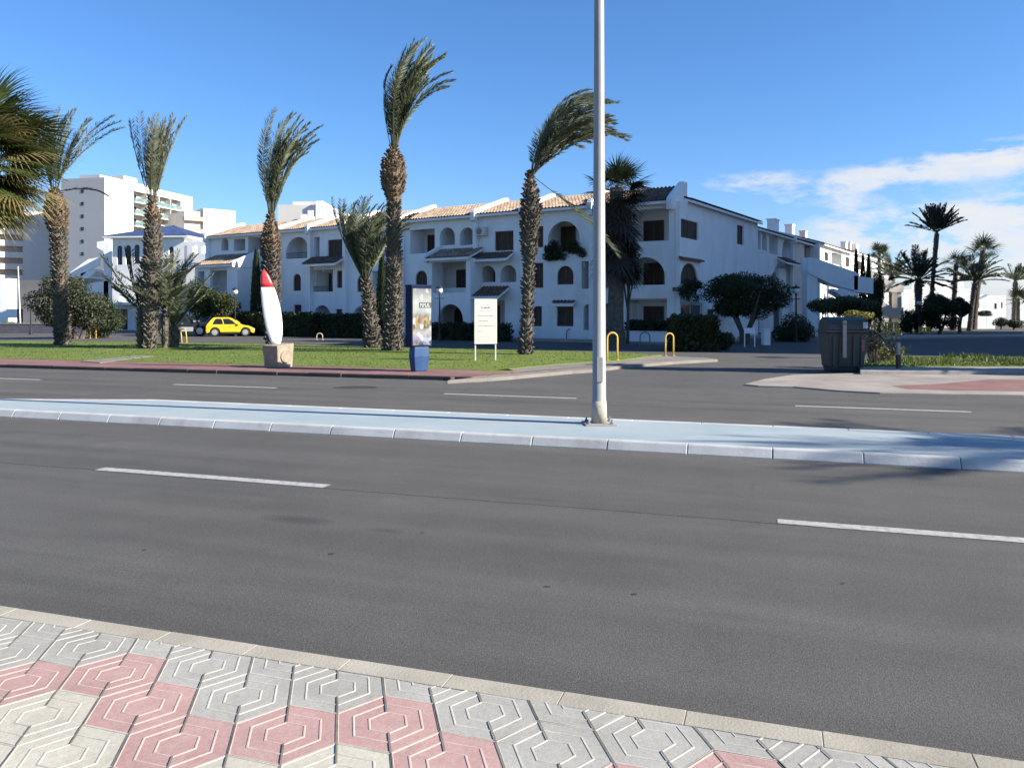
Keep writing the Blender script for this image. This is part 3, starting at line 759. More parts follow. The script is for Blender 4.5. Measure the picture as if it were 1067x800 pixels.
stair('outside_staircase', 'white outside staircase dropping to a boxy landing, above the green container', 57.0,
      [[(842, 268), (851, 269.5), (889, 282.5), (894, 285), (894, 302), (888, 302), (866, 296), (842, 284)],
       [(890, 287), (910, 290), (910, 306), (890, 304)],
       [(876, 300), (892, 305), (894, 312), (884, 313), (870, 304)]], [(842, 853, 284), (890, 895, 304)], white)
stair('outside_staircase', 'cream outside staircase of two zigzag flights beside the ivy-clad trunk', 76.0,
      [[(908, 281), (913, 284), (931, 293.5), (941.5, 294), (941.5, 304.5), (930, 304.5), (910, 295), (908, 292)],
       [(914, 309), (918, 313), (931, 321), (941.5, 320.5), (941.5, 331.5), (928, 331.5), (914, 322)]], [(914, 916.5, 310), (936, 940.5, 304)], cream)

# far white houses at the end of the street
def box_house(label, u0, u1, vt, Y, dep, opens=(), rz=0.0, wall=white, group='white houses at the end of the street', parap=.5, name='white_house'):
    x0, x1 = (u0 - CU)/FPX*Y, (u1 - CU)/FPX*Y; h = CAMH - (vt - HOR)/FPX*Y
    t = thing(name, label, 'house', (x0, Y, 0), rz, group); W = x1 - x0
    mb = MB(); holes = []
    for (k, pu0, pv0, pu1, pv1) in opens:
        holes.append(loop(k, (pu0 - u0)/(u1-u0)*W, max(.05, CAMH - (pv1 - HOR)/FPX*Y), (pu1 - u0)/(u1-u0)*W, CAMH - (pv0 - HOR)/FPX*Y))
    mb.plate([(0, 0), (W, 0), (W, h), (0, h)], holes, 0, .25)
    mb.box(0, .25, 0, .25, dep, h - .01); mb.box(W - .25, .25, 0, W, dep, h - .01); mb.box(.25, dep - .25, 0, W - .25, dep, h - .01)
    mb.build('wall', wall, t)
    r = MB(); r.box(.25, .25, h - parap - .2, W - .25, dep - .25, h - parap); r.build('roof', wall, t)
    for l, (k, *_r) in zip(holes, opens):
        xs = [p[0] for p in l]; zs = [p[1] for p in l]
        window(t, k, min(xs) + .005, min(zs) + .005, max(xs) - .005, max(zs) - .005, .12, pane=glass, slats=False)
    return t, W, h
t, W, h = box_house('long greyish white wall of a house with rooftop boxes, behind the dark round tree', 958, 1013, 301, 88, 14, [('r', 968, 309, 972, 317), ('r', 1000, 312, 1004, 320)])
for a, b_, hh in ((1.2, 2.4, 1.1), (3.2, 4.6, .8), (5.4, 6.0, 1.4)):
    m_ = MB(); m_.box(a, 2, h - .7, b_, 4, h + hh); m_.build('roof_box', white, t)
box_house('bright white house with a step in its wall, right of the paired tall palms', 1013, 1029, 307, 92, 8, [('r', 1018, 314, 1021, 321)])
box_house('small cubic white house standing alone at the street end', 1029, 1048, 308, 100, 10, [('r', 1036, 316, 1039, 322), ('r', 1043, 315, 1045, 321)])
mb = MB(); Y = 82
for (a, b_) in ((1016, 1028), (1028.2, 1037)):
    mb.box((a - CU)/FPX*Y, Y, 0, (b_ - CU)/FPX*Y, Y + .3, CAMH - (329.5 - HOR)/FPX*Y)
tag(mb.build('garden_wall', white), 'low bright white garden wall in front of the stepped white house', 'wall')
box_house('pale house edge at the far end of the street, right of the last palms', 1058, 1110, 312, 105, 10, [('r', 1068, 318, 1072, 326)])

# house with blue roof
BF = Frame(*PX(152, 340, 74)[:2], 1.0, -0.18)
def blue_house():
    u0, u1 = 117, 217
    F = Frame(PX(117, 340, 76)[0], 76, .96, -.10)
    W = F.px(192, 300)[0]
    t = thing('villa', 'white villa with a blue tiled hip roof and slim arched windows', 'house', (F.o[0], F.o[1], 0), F.rz)
    ev = F.px(150, 247)[1]
    opens = [('a', 122, 256, 127.5, 276), ('a', 131, 255.5, 136.5, 275.5), ('a', 140, 255, 145.5, 275), ('a', 176, 257, 181, 275), ('r', 124, 322, 133, 346), ('r', 176, 290, 186, 306)]
    mb = MB(); hs = []
    for k, a, b_, c_, d in opens:
        x0, z1 = F.px(a, b_); x1, _ = F.px(c_, b_); _, z0 = F.px(a, d); hs.append((k, x0, max(.05, z0), x1, z1))
    mb.plate([(0, 0), (W, 0), (W, ev), (0, ev)], [loop(*q) for q in hs], 0, .25)
    mb.box(0, .25, 0, .25, 9, ev - .01); mb.box(W - .25, .25, 0, W, 9, ev - .01); mb.box(.25, 8.75, 0, W - .25, 9, ev - .01)
    mb.build('wall', white, t)
    for k, x0, z0, x1, z1 in hs: window(t, k, x0 + .004, z0 + .004, x1 - .004, z1 - .004, .1, frame=M('blue_frame', (.03, .05, .1)), pane=glass, slats=False)
    top = F.px(165, 235.5, 4.5)[1]
    mb = MB(); a, b_, c_, d = (-.6, -.6), (W + .6, -.6), (W + .6, 9.6), (-.6, 9.6); cx, cy = W*.52, 4.5
    ro = MB()
    ro.add([(a[0], a[1], ev + .05), (b_[0], b_[1], ev + .05), (c_[0], c_[1], ev + .05), (d[0], d[1], ev + .05), (cx, cy, top)], [(0, 1, 4), (1, 2, 4), (2, 3, 4), (3, 0, 4)], 0)
    n = 60
    for i in range(1, n):
        x = a[0] + (b_[0]-a[0])*i/n; k = 1 - abs(x - cx)/(cx - a[0] if x < cx else b_[0] - cx)
        yb = -.6 + (cy + .6)*k; zb = ev + .05 + (top - ev - .05)*k
        ro.tube([(x, -.6, ev + .07), (x, yb, zb + .02)], .05, 5)
    ro.box(-.62, -.62, ev - .1, W + .62, 9.62, ev + .045, 1)
    ro.build('roof', [blue_tile, white], t)
    # terrace with pierced parapet to its right
    x1 = F.px(225, 300)[0]; zt = F.px(205, 252)[1]; zb = F.px(205, 267)[1]
    mb = MB(); hs = []
    for (a, c_) in ((192, 195), (201, 205.5), (210, 214.5), (219, 222)):
        p, q = F.px(a, 300)[0], F.px(c_, 300)[0]; hs.append(loop('r', p, F.px(a, 264)[1], q, F.px(a, 256)[1]))
    mb.plate([(W + .01, 0), (x1, 0), (x1, zt), (W + .01, zt)], hs, 0, .3); mb.box(W + .01, .3, 0, x1, 7, zb - .5)
    mb.build('terrace', white, t)
    p, q = F.px(190, 300, -.5)[0], F.px(205, 300, -.5)[0]; z = F.px(198, 279, -.5)[1]
    tile_roof(t, p, q, -.9, z, -.005, z + .45, blue_tile, 'canopy')
    mb = MB(); p, q = F.px(114, 300, -1.5)[0], F.px(123, 300, -1.5)[0]
    mb.prism([(p, 0), (q, 0), (q, 2.2), (q + .3, 2.7), (p - .3, 2.7), (p, 2.2)], -1.9, -1.3, 'y'); mb.box(p, -1.3, 2.4, q + 1.4, -.005, 2.65); mb.build('porch', white, t)
blue_house()
# white stepped house left of the villa
stair('stepped_house', 'white house of stepped sunlit sloping parapets, between the left high block and the blue-roofed villa', 80.0,
      [[(70, 286), (92, 270), (104, 268), (104, 276), (92, 282), (70, 300)], [(101, 252), (108, 251), (116, 252), (116, 345), (108, 345), (108, 262), (101, 258)],
       [(84, 285), (97, 281), (100, 283), (92, 290), (84, 290)], [(90, 296), (113, 292), (113, 345), (90, 345)]], [(70, 90, 297)], white, 5.0, None)['category'] = 'house'

# high block behind
def tower(label, name, F, L, Wd, H, floors, fh, rec0, rec1, top_boxes, wall, side_win, gl=glass_green, recd=1.6):
    t = thing(name, label, 'building', (F.o[0], F.o[1], 0), F.rz, None)
    mb = MB(); holes = []
    zb = [H - 1.6 - fh*(k+1) for k in range(floors)]
    z0 = zb[-1] + .2; z1 = H - 1.7
    mb.plate([(0, 0), (L, 0), (L, H), (0, H)], [loop('r', rec0, z0, rec1, z1)], 0, .4)
    sh = []
    for (a, n_, dz) in side_win:
        for k in range(n_): sh.append((a, H - 3.4 - dz - fh*k))
    mb.box(0, .4, 0, .3, Wd, H - .02); mb.box(L - .3, .4, 0, L, Wd, H - .02); mb.box(.3, Wd - .3, 0, L - .3, Wd, H - .02)
    mb.box(.3, recd, 0, L - .3, recd + .3, H - .4); mb.box(.3, .4, H - .8, L - .3, Wd - .3, H - .4)
    for x in (rec0 - .3, rec1 + .02): mb.box(x, .4, z0 - .2, x + .28, recd, z1 + .2)
    mb.build('wall', wall, t)
    for k, z in enumerate(zb):
        s_ = MB(); s_.box(rec0 + .01, -.5, z, rec1 - .01, recd, z + .28); s_.build('balcony', wall, t)
        g_ = MB()
        g_.box(rec0 + .05, -.47, z + .283, rec1 - .05, -.43, z + 1.15); g_.build('balustrade', gl, t)
        n_ = 4
        for j in range(n_):
            a = rec0 + (rec1 - rec0)*(j + .25)/n_
            window(t, 'r', a, z + .32, a + (rec1 - rec0)/n_*.45, z + 2.3, recd - .07, frame=white_paint, pane=glass, slats=False, fw=.1)
        if k == 0:
            pass
    for j in (1, 2, 3):
        x = rec0 + (rec1 - rec0)*j/4; d = MB(); d.box(x - .1, -.3, z0, x + .1, recd - .002, z1 - .02); d.build('divider', wall, t)
    for (a, z) in sh:
        w = MB(); w.box(-.03, a, z, .0 - .002, a + .75, z + .8); w.build('window', glass, t)
    for (a, b_, c_, d, h) in top_boxes:
        m_ = MB(); m_.box(a, c_, H - .38, b_, d, H + h); m_.build('roof_box', wall, t)
    return t
TF = Frame(PX(109, 300, 180)[0], 180, .221, .975)
tower('tall white apartment block with glazed balconies, behind the blue-roofed villa', 'apartment_block', TF, 32.5, 11.5, 32.2, 8, 2.85, 9.5, 27.5,
      [(1.5, 9, 2.5, 8, 0.9), (9.2, 14, 2.5, 7, 2.0), (15, 19, 3, 7, 1.0)], tower_white, [(5.5, 7, 0), (10.6, 7, 3)])
T2 = Frame(PX(212, 300, 190)[0], 190, .75, .66)
t = thing('apartment_block', 'lower pale apartment block with shadowed balconies, right of the tall white block', 'building', (T2.o[0], T2.o[1], 0), T2.rz)
H2 = CAMH + (325 - 217)/830*190
mb = MB(); mb.box(0, 0, 0, 7.8, 12, H2); mb.build('wall', tower_white, t)
mb = MB(); mb.box(-4.2, .8, 0, -.002, 12, H2 - .8); mb.build('stair_tower', cream, t)
for k in range(5):
    z = H2 - 3.2 - 2.9*k; mb = MB(); mb.box(-4.6, -.3, z, -.01, .798, z + 1.0); mb.build('balcony', brown_slab, t)
# left pale block with brown balconies
LF = Frame(PX(24, 300, 190)[0], 190, .75, .66)
t = thing('apartment_block', 'pale apartment block with cream balcony bands, behind the fan palm', 'building', (LF.o[0], LF.o[1], 0), LF.rz)
HL = CAMH + (325 - 219)/830*190
mb = MB(); mb.box(0, 0, 0, 10.5, 14, HL); mb.build('wall', tower_white, t)
mb = MB(); mb.box(-14, 1.2, 0, -.002, 14, HL - 1); mb.build('rear_wall', brown_slab, t)
for k in range(8):
    z = HL - 3.2 - 2.75*k
    mb = MB(); mb.box(-14, -.2, z, -.01, 1.198, z + 1.35); mb.build('balcony', cream, t)
mb = MB(); mb.box(-14.2, -.1, 0, -13.7, 1.19, HL - 1); mb.build('pier', cream, t)
# lower block with shade put into its grey wall colour, and near white house at the left edge
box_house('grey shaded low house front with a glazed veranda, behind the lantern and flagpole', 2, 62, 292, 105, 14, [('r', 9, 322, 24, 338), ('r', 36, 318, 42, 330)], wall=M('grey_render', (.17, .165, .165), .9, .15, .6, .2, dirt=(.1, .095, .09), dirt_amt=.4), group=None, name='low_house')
box_house('bright white house corner at the edge of the lawn street, left of the flagpole', -40, 8.5, 290, 84, 1.5, [('r', -12, 310, -6, 320)], group=None)
# rooftop terraces of the hotel peeping over the terrace ridge
t = thing('stepped_hotel', 'pale stepped building peeping over the tiled ridge above the surfboard', 'building', (*PX(290, 300, 110)[:2], 0), 0)
Y = 110; hz = lambda v: CAMH - (v - HOR)/FPX*Y; hx = lambda u: (u - 290)/FPX*Y
mb = MB(); mb.box(hx(290), 0, 0, hx(330), 8, hz(213.5)); mb.build('wall', tower_white, t)
mb = MB(); mb.box(hx(303), 1, hz(214.5), hx(328), 6, hz(209)); mb.build('roof_box', cream, t)
for k, (a, b_, v) in enumerate(((330.1, 337, 210), (337.1, 345, 215), (345.1, 356, 219), (315, 322, 224), (322.3, 328, 220))):
    mb = MB(); mb.box(hx(a), -.6 - .3*(k > 2), 0, hx(b_), 6 if k < 3 else -.605, hz(v)); mb.build('terrace', white, t)
# block beyond the frame whose shade falls over the side street
t = thing('apartment_block', 'tall white apartment block beyond the side street, shading the corner house', 'building', (40, 25, 0), atan2(42, 7))
mb = MB(); mb.box(0, -5, 0, 46.6, 0, 28); mb.build('wall', tower_white, t)
for k in range(9):
    mb = MB(); mb.box(2, .002, 2.5 + 2.8*k, 27, 1.2, 3.6 + 2.8*k); mb.build('balcony', cream, t)
# ------------------------------------------------------------------ vegetation
WIND = Vector((1.0, 0.12, 0.0))
def frond(mb, p, az, el, L, wind, droop, rng, leafL=.5, nl=62, w=.03, steps=14, start=.16, fold=.35, stiff=0.0):
    p = Vector(p); d = Vector((cos(az)*cos(el), sin(az)*cos(el), sin(el)))
    pts = [p.copy()]; dirs = [d.copy()]
    for i in range(steps):
        k = (i + 1)/steps
        d = (d + (WIND*wind + Vector((0, 0, -droop)))*(k**1.5)/steps*2.6).normalized()
        p = p + d*(L/steps); pts.append(p.copy()); dirs.append(d.copy())
    # rachis
    n = 3; vs = []; fs = []
    for i, q in enumerate(pts):
        r = .022*(1 - i/steps*.85); a = dirs[i].orthogonal().normalized(); b_ = dirs[i].cross(a)
        for k in range(n): vs.append(q + (a*cos(2*pi*k/n) + b_*sin(2*pi*k/n))*r)
    for i in range(steps):
        for k in range(n): fs.append((i*n+k, i*n+(k+1) % n, (i+1)*n+(k+1) % n, (i+1)*n+k))
    mb.add(vs, fs, 1)
    vs = []; fs = []
    for i in range(nl):
        f = start + (1 - start)*(i + rng.random()*.6)/nl
        x = min(f*steps, steps - .001); j = int(x); q = pts[j].lerp(pts[j+1], x - j); dd = dirs[j].lerp(dirs[j+1], x - j).normalized()
        side = dd.cross(Vector((0, 0, 1)))
        if side.length < .05: side = Vector((sin(az), -cos(az), 0))
        side.normalize(); up = side.cross(dd).normalized()
        ll = leafL*(sin(pi*min(1, (f - start*.6)/(1.08 - start*.6)))**.55)*rng.uniform(.85, 1.15)
        for sg in (-1, 1):
            e = (dd*(.6 + .5*f) + side*sg*rng.uniform(.7, 1.05) + up*fold*rng.uniform(.3, 1.2) + WIND*wind*.35 + Vector((rng.uniform(-.12, .12), rng.uniform(-.12, .12), rng.uniform(-.15, .1) - droop*.25))).normalized()
            t = q + e*ll; m_ = q + e*ll*.42; wv = dd*.5 + up*.6 + Vector((rng.uniform(-.5, .5), rng.uniform(-.5, .5), rng.uniform(-.5, .5))); wv = (wv - e*wv.dot(e)).normalized()*w*.62
            o = len(vs); vs += [q, m_ + wv, t, m_ - wv]; fs.append((o, o+1, o+2, o+3))
    mb.add(vs, fs, 0)

def palm_trunk(parent, prof, Y, mat, stub=.13, boss_from=None, boss_mat=None, base_z=.1, dens=1.0, rng=R, lean=0.0):
    """prof: (v, u, half width px) from the base up, at distance Y"""
    pr = [(((u - CU)/FPX*Y), CAMH - (v - HOR)/FPX*Y, hw/FPX*Y) for v, u, hw in prof]
    pr[0] = (pr[0][0], base_z - .05, pr[0][2])
    def at(z):
        for a, b_ in zip(pr[:-1], pr[1:]):
            if a[1] <= z <= b_[1]:
                f = (z - a[1])/(b_[1] - a[1]); f2 = f*f*(3 - 2*f)
                return a[0] + (b_[0]-a[0])*f, a[2] + (b_[2]-a[2])*f2
        return pr[-1][0], pr[-1][2]
    x0 = pr[0][0]
    def part(za, zb, name, m_):
        mb = MB(); n = max(4, int((zb - za)/.3)); pts = []; rs = []
        for i in range(n+1):
            z = za + (zb-za)*i/n; x, r = at(z); pts.append((x - x0, lean*(z-za), z - base_z)); rs.append(max(.03, r - stub*.9))
        mb.tube(pts, rs, 14)
        z = za; k = 0
        while z < zb - .03:
            x, r = at(z); r0 = max(.03, r - stub*.92); c = max(6, int(2*pi*r0/.15*dens)); k += 1
            for i in range(c):
                a = 2*pi*(i + .5*(k % 2))/c + rng.uniform(-.1, .1); zz = z + rng.uniform(-.035, .035)
                o = Vector((cos(a), sin(a), 0)); s_ = Vector((-sin(a), cos(a), 0)); P = Vector((x - x0, lean*(z-za), zz - base_z)) + o*r0
                l = stub*rng.uniform(.55, 1.55)*(1 if rng.random() > .08 else .2); wd = .055*rng.uniform(.8, 1.25); h = rng.uniform(.10, .17)
                tip = P + o*l + Vector((0, 0, h))
                mb.add([P - s_*wd, P + s_*wd, P + Vector((0, 0, h*.9)), tip - s_*wd*.6 , tip + s_*wd*.6, tip + Vector((0, 0, .04)) - o*.05],
                       [(0, 1, 4, 3), (3, 4, 5), (0, 3, 5, 2), (1, 2, 5, 4)])
            z += .12/dens
        mb.raw = True
        return mb.build(name, m_, parent)
    zt = pr[-1][1]
    if boss_from is None: part(pr[0][1], zt, 'trunk', mat)
    else:
        zb = CAMH - (boss_from - HOR)/FPX*Y
        part(pr[0][1], zb, 'trunk', mat); part(zb + .001, zt, 'leaf_base_boss', boss_mat or bark_boss)
    return x0, Vector((pr[-1][0] - x0, lean*(zt - pr[0][1]), zt - base_z))

PG = 'date palms on the lawn'
def date_palm(label, Y, prof, boss, n, L, els, wind, droop, seed, mat=frond_a, leafL=.5, nl=62, stub=.13, extra=(), group=PG, azf=None, base_z=.1, w=.036, bmat=None, dens=1.0, fold=.35):
    rng = random.Random(seed)
    x = (prof[0][1] - CU)/FPX*Y
    t = thing('date_palm', label, 'palm tree', (x, Y, base_z), 0, group)
    x0, top = palm_trunk(t, prof, Y, bmat or bark, stub=stub, boss_from=boss, base_z=base_z, rng=rng, dens=dens)
    mb = MB(); mb.raw = True
    for i in range(n):
        az = rng.uniform(0, 2*pi) if azf is None else azf(rng)
        el = radians(rng.uniform(*els)); k = rng.uniform(.75, 1.1)
        frond(mb, top + Vector((cos(az)*.12, sin(az)*.12, -.15)), az, el, L*k, wind*rng.uniform(.6, 1.35), droop*rng.uniform(.6, 1.4), rng, leafL, nl, w, fold=fold)
    mb.build('crown', [mat, rib_green], t)
    for ex in extra:
        mb = MB(); mb.raw = True
        frond(mb, top + Vector((0, 0, ex.get('dz', -.2))), ex['az'], radians(ex['el']), ex['L'], ex['w'], ex['d'], rng, ex.get('ll', leafL), nl, w, start=ex.get('start', .16))
        mb.build('hanging_frond', [ex.get('mat', mat), rib_green], t)
    return t

def rightish(r): return r.gauss(0, 1.1) if r.random() < .72 else r.uniform(0, 2*pi)
# A: left palm, few fronds in two tufts
date_palm('sparse date palm next to the big fan palm, one frond hanging out sideways', 40.3,
          [(360, 66, 9), (335, 64, 8.5), (282, 62, 8), (250, 61, 9), (225, 58.5, 12), (212, 58, 10.5), (203, 57, 7), (196, 57, 3.5)], 240, 20, 4.0, (72, 88), .42, .12, 11, frond_pale, .42, 60,
          extra=[dict(az=0.0, el=52, L=4.6, w=.35, d=.45, dz=0.2), dict(az=.2, el=60, L=4.7, w=.4, d=.5, dz=.2), dict(az=-.2, el=57, L=4.8, w=.35, d=.42, dz=.2), dict(az=0.1, el=12, L=2.6, w=.2, d=.75, mat=frond_dark)])
# B: broom crown, suckers at the base
date_palm('date palm with an upright broom of pale fronds and young palms crowding its foot', 36.0,
          [(363, 157, 7), (340, 157, 8), (300, 158, 9), (255, 159, 10), (228, 159.5, 8.5), (214, 158.5, 5.5), (207, 158.5, 3)], 232, 22, 3.8, (68, 88), .22, .12, 22, frond_pale, .42, 60)
# C: behind the surfboard
date_palm('date palm with a fat scaly boss right behind the surfboard, fronds combed upward', 42.0,
          [(356, 284, 8.5), (324, 284, 8.5), (290, 282.5, 10), (254, 282.5, 10.5), (240, 282.3, 8.5), (228, 282.4, 5), (222, 282.4, 3)], 262, 38, 5.2, (74, 90), .62, .32, 33, frond_a, .5, 66, azf=rightish)
# D: tallest
date_palm('tallest date palm with a bulging orange-brown boss and a windswept brush of fronds', 34.2,
          [(365, 409, 11.5), (330, 410, 10.5), (282, 410.5, 9.5), (230, 410.5, 7.8), (210, 410.5, 8), (196, 410, 13), (183, 410, 14.5), (172, 409.5, 12.5), (160, 410, 7.5), (152, 410.5, 3.2)], 214, 50, 4.4, (75, 90), .5, .28, 44, frond_a, .5, 66, azf=rightish,
          extra=[dict(az=0.0, el=66, L=4.0, w=.5, d=.75, dz=0), dict(az=.3, el=70, L=4.3, w=.55, d=.6, dz=0), dict(az=-.3, el=64, L=3.6, w=.55, d=.8, dz=0)])
# E: short one beside it
date_palm('short bushy date palm leaning beside the tallest palm', 37.0,
          [(363, 389, 10), (335, 386, 8.5), (308, 383, 7.5), (296, 382, 6), (288, 381, 3.5)], None, 44, 3.7, (62, 89), .55, .5, 55, frond_a, .5, 60)
# F: arching right
date_palm('date palm whose whole crown the wind bends over to one side, a broken frond dangling', 31.1,
          [(368, 548, 8.5), (330, 549, 7.5), (282, 551, 7.3), (245, 552, 10), (224, 553.5, 12), (204, 553, 9.5), (190, 552.5, 6), (179, 552.5, 3.5)], 200, 40, 4.2, (50, 78), 1.05, .85, 66, frond_pale, .55, 66,
          azf=lambda r: r.gauss(0.0, .6), bmat=None,
          extra=[dict(az=-.2, el=-38, L=4.6, w=.12, d=.45, start=.22, dz=-.1, mat=frond_pale, ll=.8), dict(az=.1, el=55, L=4.2, w=.95, d=.7), dict(az=-.1, el=42, L=4.3, w=.9, d=.7)])

# young suckers round palm B
def sucker(label, u, vb, Y, n, L, els, seed, vt=None, mat=frond_a, wind=.2):
    rng = random.Random(seed); x = (u - CU)/FPX*Y
    zb = .1; t = thing('young_date_palm', label, 'palm', (x, Y, zb), 0, 'young palms round the broom-crowned palm')
    z = CAMH - (vb - HOR)/FPX*Y - zb
    mb = MB(); pts = [(0, 0, -.05), (0, 0, z*.5), (0.0, 0, z)]; k_ = .55 if z > 1.2 else 1; mb.tube(pts, [.22*k_, .28*k_, .2*k_], 10)
    for i in range(90):
        a = rng.uniform(0, 2*pi); zz = rng.uniform(.05, max(.1, z)); o = Vector((cos(a), sin(a), 0)); s_ = Vector((-sin(a), cos(a), 0))
        P = Vector((0, 0, zz)) + o*.24*k_; mb.add([P - s_*.05, P + s_*.05, P + o*.14 + Vector((0, 0, .16))], [(0, 1, 2)])
    mb.raw = True; mb.build('trunk', bark, t)
    mb = MB(); mb.raw = True
    for i in range(n):
        frond(mb, (0, 0, z - .1), rng.uniform(0, 2*pi), radians(rng.uniform(*els)), L*rng.uniform(.7, 1.1), wind, .35*rng.uniform(.5, 1.4), rng, .45, 50, .036)
    mb.build('crown', [mat, rib_green], t)
sucker('young palm sprouting high beside the broom-crowned trunk, on its car side', 172, 320, 36.6, 20, 3.0, (25, 80), 70, mat=frond_pale)
sucker('young dark palm leaning from the broom-crowned trunk, on its villa side', 146, 322, 36.4, 16, 2.9, (30, 80), 71, mat=frond_dark)
sucker('lowest young palm on a bare stub beside the dark off-road car', 181, 340, 37.5, 16, 3.0, (35, 82), 72)

# fan palms
def fan_leaf(mb, p, az, el, pet, rad, rng, droop=.5, wind=.25, nseg=22, mi=0, w=.045):
    p = Vector(p); d = Vector((cos(az)*cos(el), sin(az)*cos(el), sin(el))); pts = [p]
    for i in range(5):
        d = (d + (WIND*wind*.4 + Vector((0, 0, -.10*droop)))).normalized(); pts.append(pts[-1] + d*pet/5)
    mb.tube(pts, .018, 3, 2, False)
    h = pts[-1]; side = d.cross(Vector((0, 0, 1)))
    side = side.normalized() if side.length > .05 else Vector((1, 0, 0)); up = side.cross(d)
    tw = rng.uniform(-.5, .5); side, up = side*cos(tw) + up*sin(tw), up*cos(tw) - side*sin(tw)
    for i in range(nseg):
        a = (i/(nseg-1) - .5)*radians(235)
        e = (d*cos(a) + side*sin(a) + up*.18*cos(a*2)).normalized()
        l = rad*(.72 + .28*cos(a*.7))*rng.uniform(.88, 1.1); q = h.copy(); ww = w*(1 - abs(a)*.15); pv = None
        vs = []; S = 4
        for k in range(S+1):
            f = k/S; sd = (side*cos(a) - d*sin(a)).normalized()*ww*(.35 + 1.1*f if f < .45 else 1.5*(1.02 - f))
            vs += [q - sd, q + sd]
            e = (e + (WIND*wind + Vector((0, 0, -droop)))*.42*f).normalized(); q = q + e*l/S
        mb.add(vs, [(2*k, 2*k+1, 2*k+3, 2*k+2) for k in range(S)], mi)

def fan_palm(name, label, x, Y, base_z, H, r, n, pet, rad, seed, mats, els=(-40, 85), group=None, droop=.5, wind=.25, skirt=None, nseg=22, dry=0.0, trunk_pts=None, w=.045):
    rng = random.Random(seed)
    t = thing(name, label, 'palm tree', (x, Y, base_z), 0, group)
    mb = MB(); pts = trunk_pts or [(0, 0, -.05), (.05, 0, H*.4), (.08, .0, H)]
    n_ = 14; P = []; RR = []
    for i in range(n_+1):
        f = i/n_; j = min(int(f*(len(pts)-1)), len(pts)-2); g = f*(len(pts)-1) - j
        P.append(Vector(pts[j]).lerp(Vector(pts[j+1]), g)); RR.append(r*(1.35 - .5*f if f < .12 else 1.1 - .25*f)*rng.uniform(.96, 1.05))
    mb.tube(P, RR, 12)
    for i in range(int(H*22)):
        z = rng.uniform(0, H); f = z/H; j = min(int(f*n_), n_-1); c = P[j].lerp(P[j+1], f*n_-j); a = rng.uniform(0, 2*pi); o = Vector((cos(a), sin(a), 0)); s_ = Vector((-sin(a), cos(a), 0))
        q = c + o*RR[j]*.9; mb.add([q - s_*.07, q + s_*.07, q + o*.07 + Vector((0, 0, .1))], [(0, 1, 2)])
    mb.raw = True; mb.build('trunk', bark_smooth if r < .3 else bark, t, smooth=False)
    top = P[-1]; mb = MB(); mb.raw = True
    for i in range(n):
        el = radians(els[0] + (els[1]-els[0])*((i + .5)/n)**.9); az = i*2.4 + rng.uniform(-.3, .3)
        dr = 1 if (el < radians(-8) and rng.random() < dry*1.1) or rng.random() < dry*.45 else 0
        fan_leaf(mb, top + Vector((0, 0, rng.uniform(-.25, .1))), az, el, pet*rng.uniform(.8, 1.15), rad*rng.uniform(.85, 1.1), rng, droop*rng.uniform(.7, 1.3) + (.35 if dr else 0), wind, nseg, dr, w)
    mb.build('crown', [mats[0], mats[1], bark_boss], t)
    if skirt:
        mb = MB(); mb.raw = True; z0, z1, rs = skirt
        for i in range(150):
            z = rng.uniform(z0, z1); az = rng.uniform(0, 2*pi); k = rng.uniform(.5, 1)
            fan_leaf(mb, top + Vector((cos(az)*.2, sin(az)*.2, z - H)), az, radians(rng.uniform(-75, -25)), rs*k*.55, rs*.75*k, rng, .9, .05, 12, 0, .05)
        mb.build('dead_skirt', [dead_skirt, dead_skirt, dead_skirt], t)
    return t
# big fan palm at the left edge of the view
fan_palm('fan_palm', 'large fan palm with drooping green and straw coloured fans at the edge of the lawn', PX(-34, 160, 19.5)[0], 19.5, .0, PX(0, 160, 19.5)[2], 0.24, 96, 1.15, 1.25, 5, [fan_green, fan_dry], (-80, 86), droop=.62, wind=.36, nseg=32, dry=.42, w=.036)
# dark skirted palm behind the lamp post
Yg = 44.0
fan_palm('fan_palm', 'dark fan palm wrapped in a dead leaf skirt behind the lamp post', PX(641, 330, 43)[0], 43, .0, PX(0, 196, 43)[2], .42, 40, 1.0, 1.15, 6, [leaf_dark, dead_skirt], (-30, 84), droop=.35, wind=.2, nseg=20, skirt=(4.6, 8.2, 1.9), w=.05)

# palms along the side street
SG = 'palms down the side street'
def street_fan(label, u, vb, vt, Y, r, n, pet, rad, seed, mats=(leaf_dark, fan_dry), els=(-25, 85), lean=0.0, wind=.25, droop=.35):
    z = CAMH - (vt - HOR)/FPX*Y
    fan_palm('fan_palm', label, (u - CU)/FPX*Y, Y, .0, z, r, n, pet, rad, seed, mats, els, SG, droop, wind, None, 14, 0.05, [(0, 0, -.05), (lean*.4, 0, z*.5), (lean, 0, z)], .06)
def street_date(label, u, vb, vt, Y, hw, n, L, els, wind, droop, seed, mat=frond_dark, ut=None, leafL=.5):
    prof = [(HOR + CAMH*FPX/Y, u, hw*1.1), ((vb+vt)/2, (u + (ut or u))/2, hw), (vt + 6, ut or u, hw*1.2), (vt, ut or u, hw*.7)]
    date_palm(label, Y, prof, None, n, L, els, wind, droop, seed, mat, leafL, 34, group=SG, base_z=.0, w=.07, dens=.6, stub=.07)
street_date('tallest slim palm with a starry upswept crown, down the side street', 968, 345, 240, 72, 2.4, 46, 2.5, (18, 88), .14, .2, 81, ut=976)
street_date('palm with broad arching sunlit fronds over the roofs, by the farthest terrace house', 929, 345, 285, 78, 3, 34, 2.6, (0, 80), .2, .4, 82, mat=frond_a)
street_fan('small tufted palm head peeping above the roof left of the broad palm', 916, 345, 263, 84, .2, 22, .5, .9, 83)
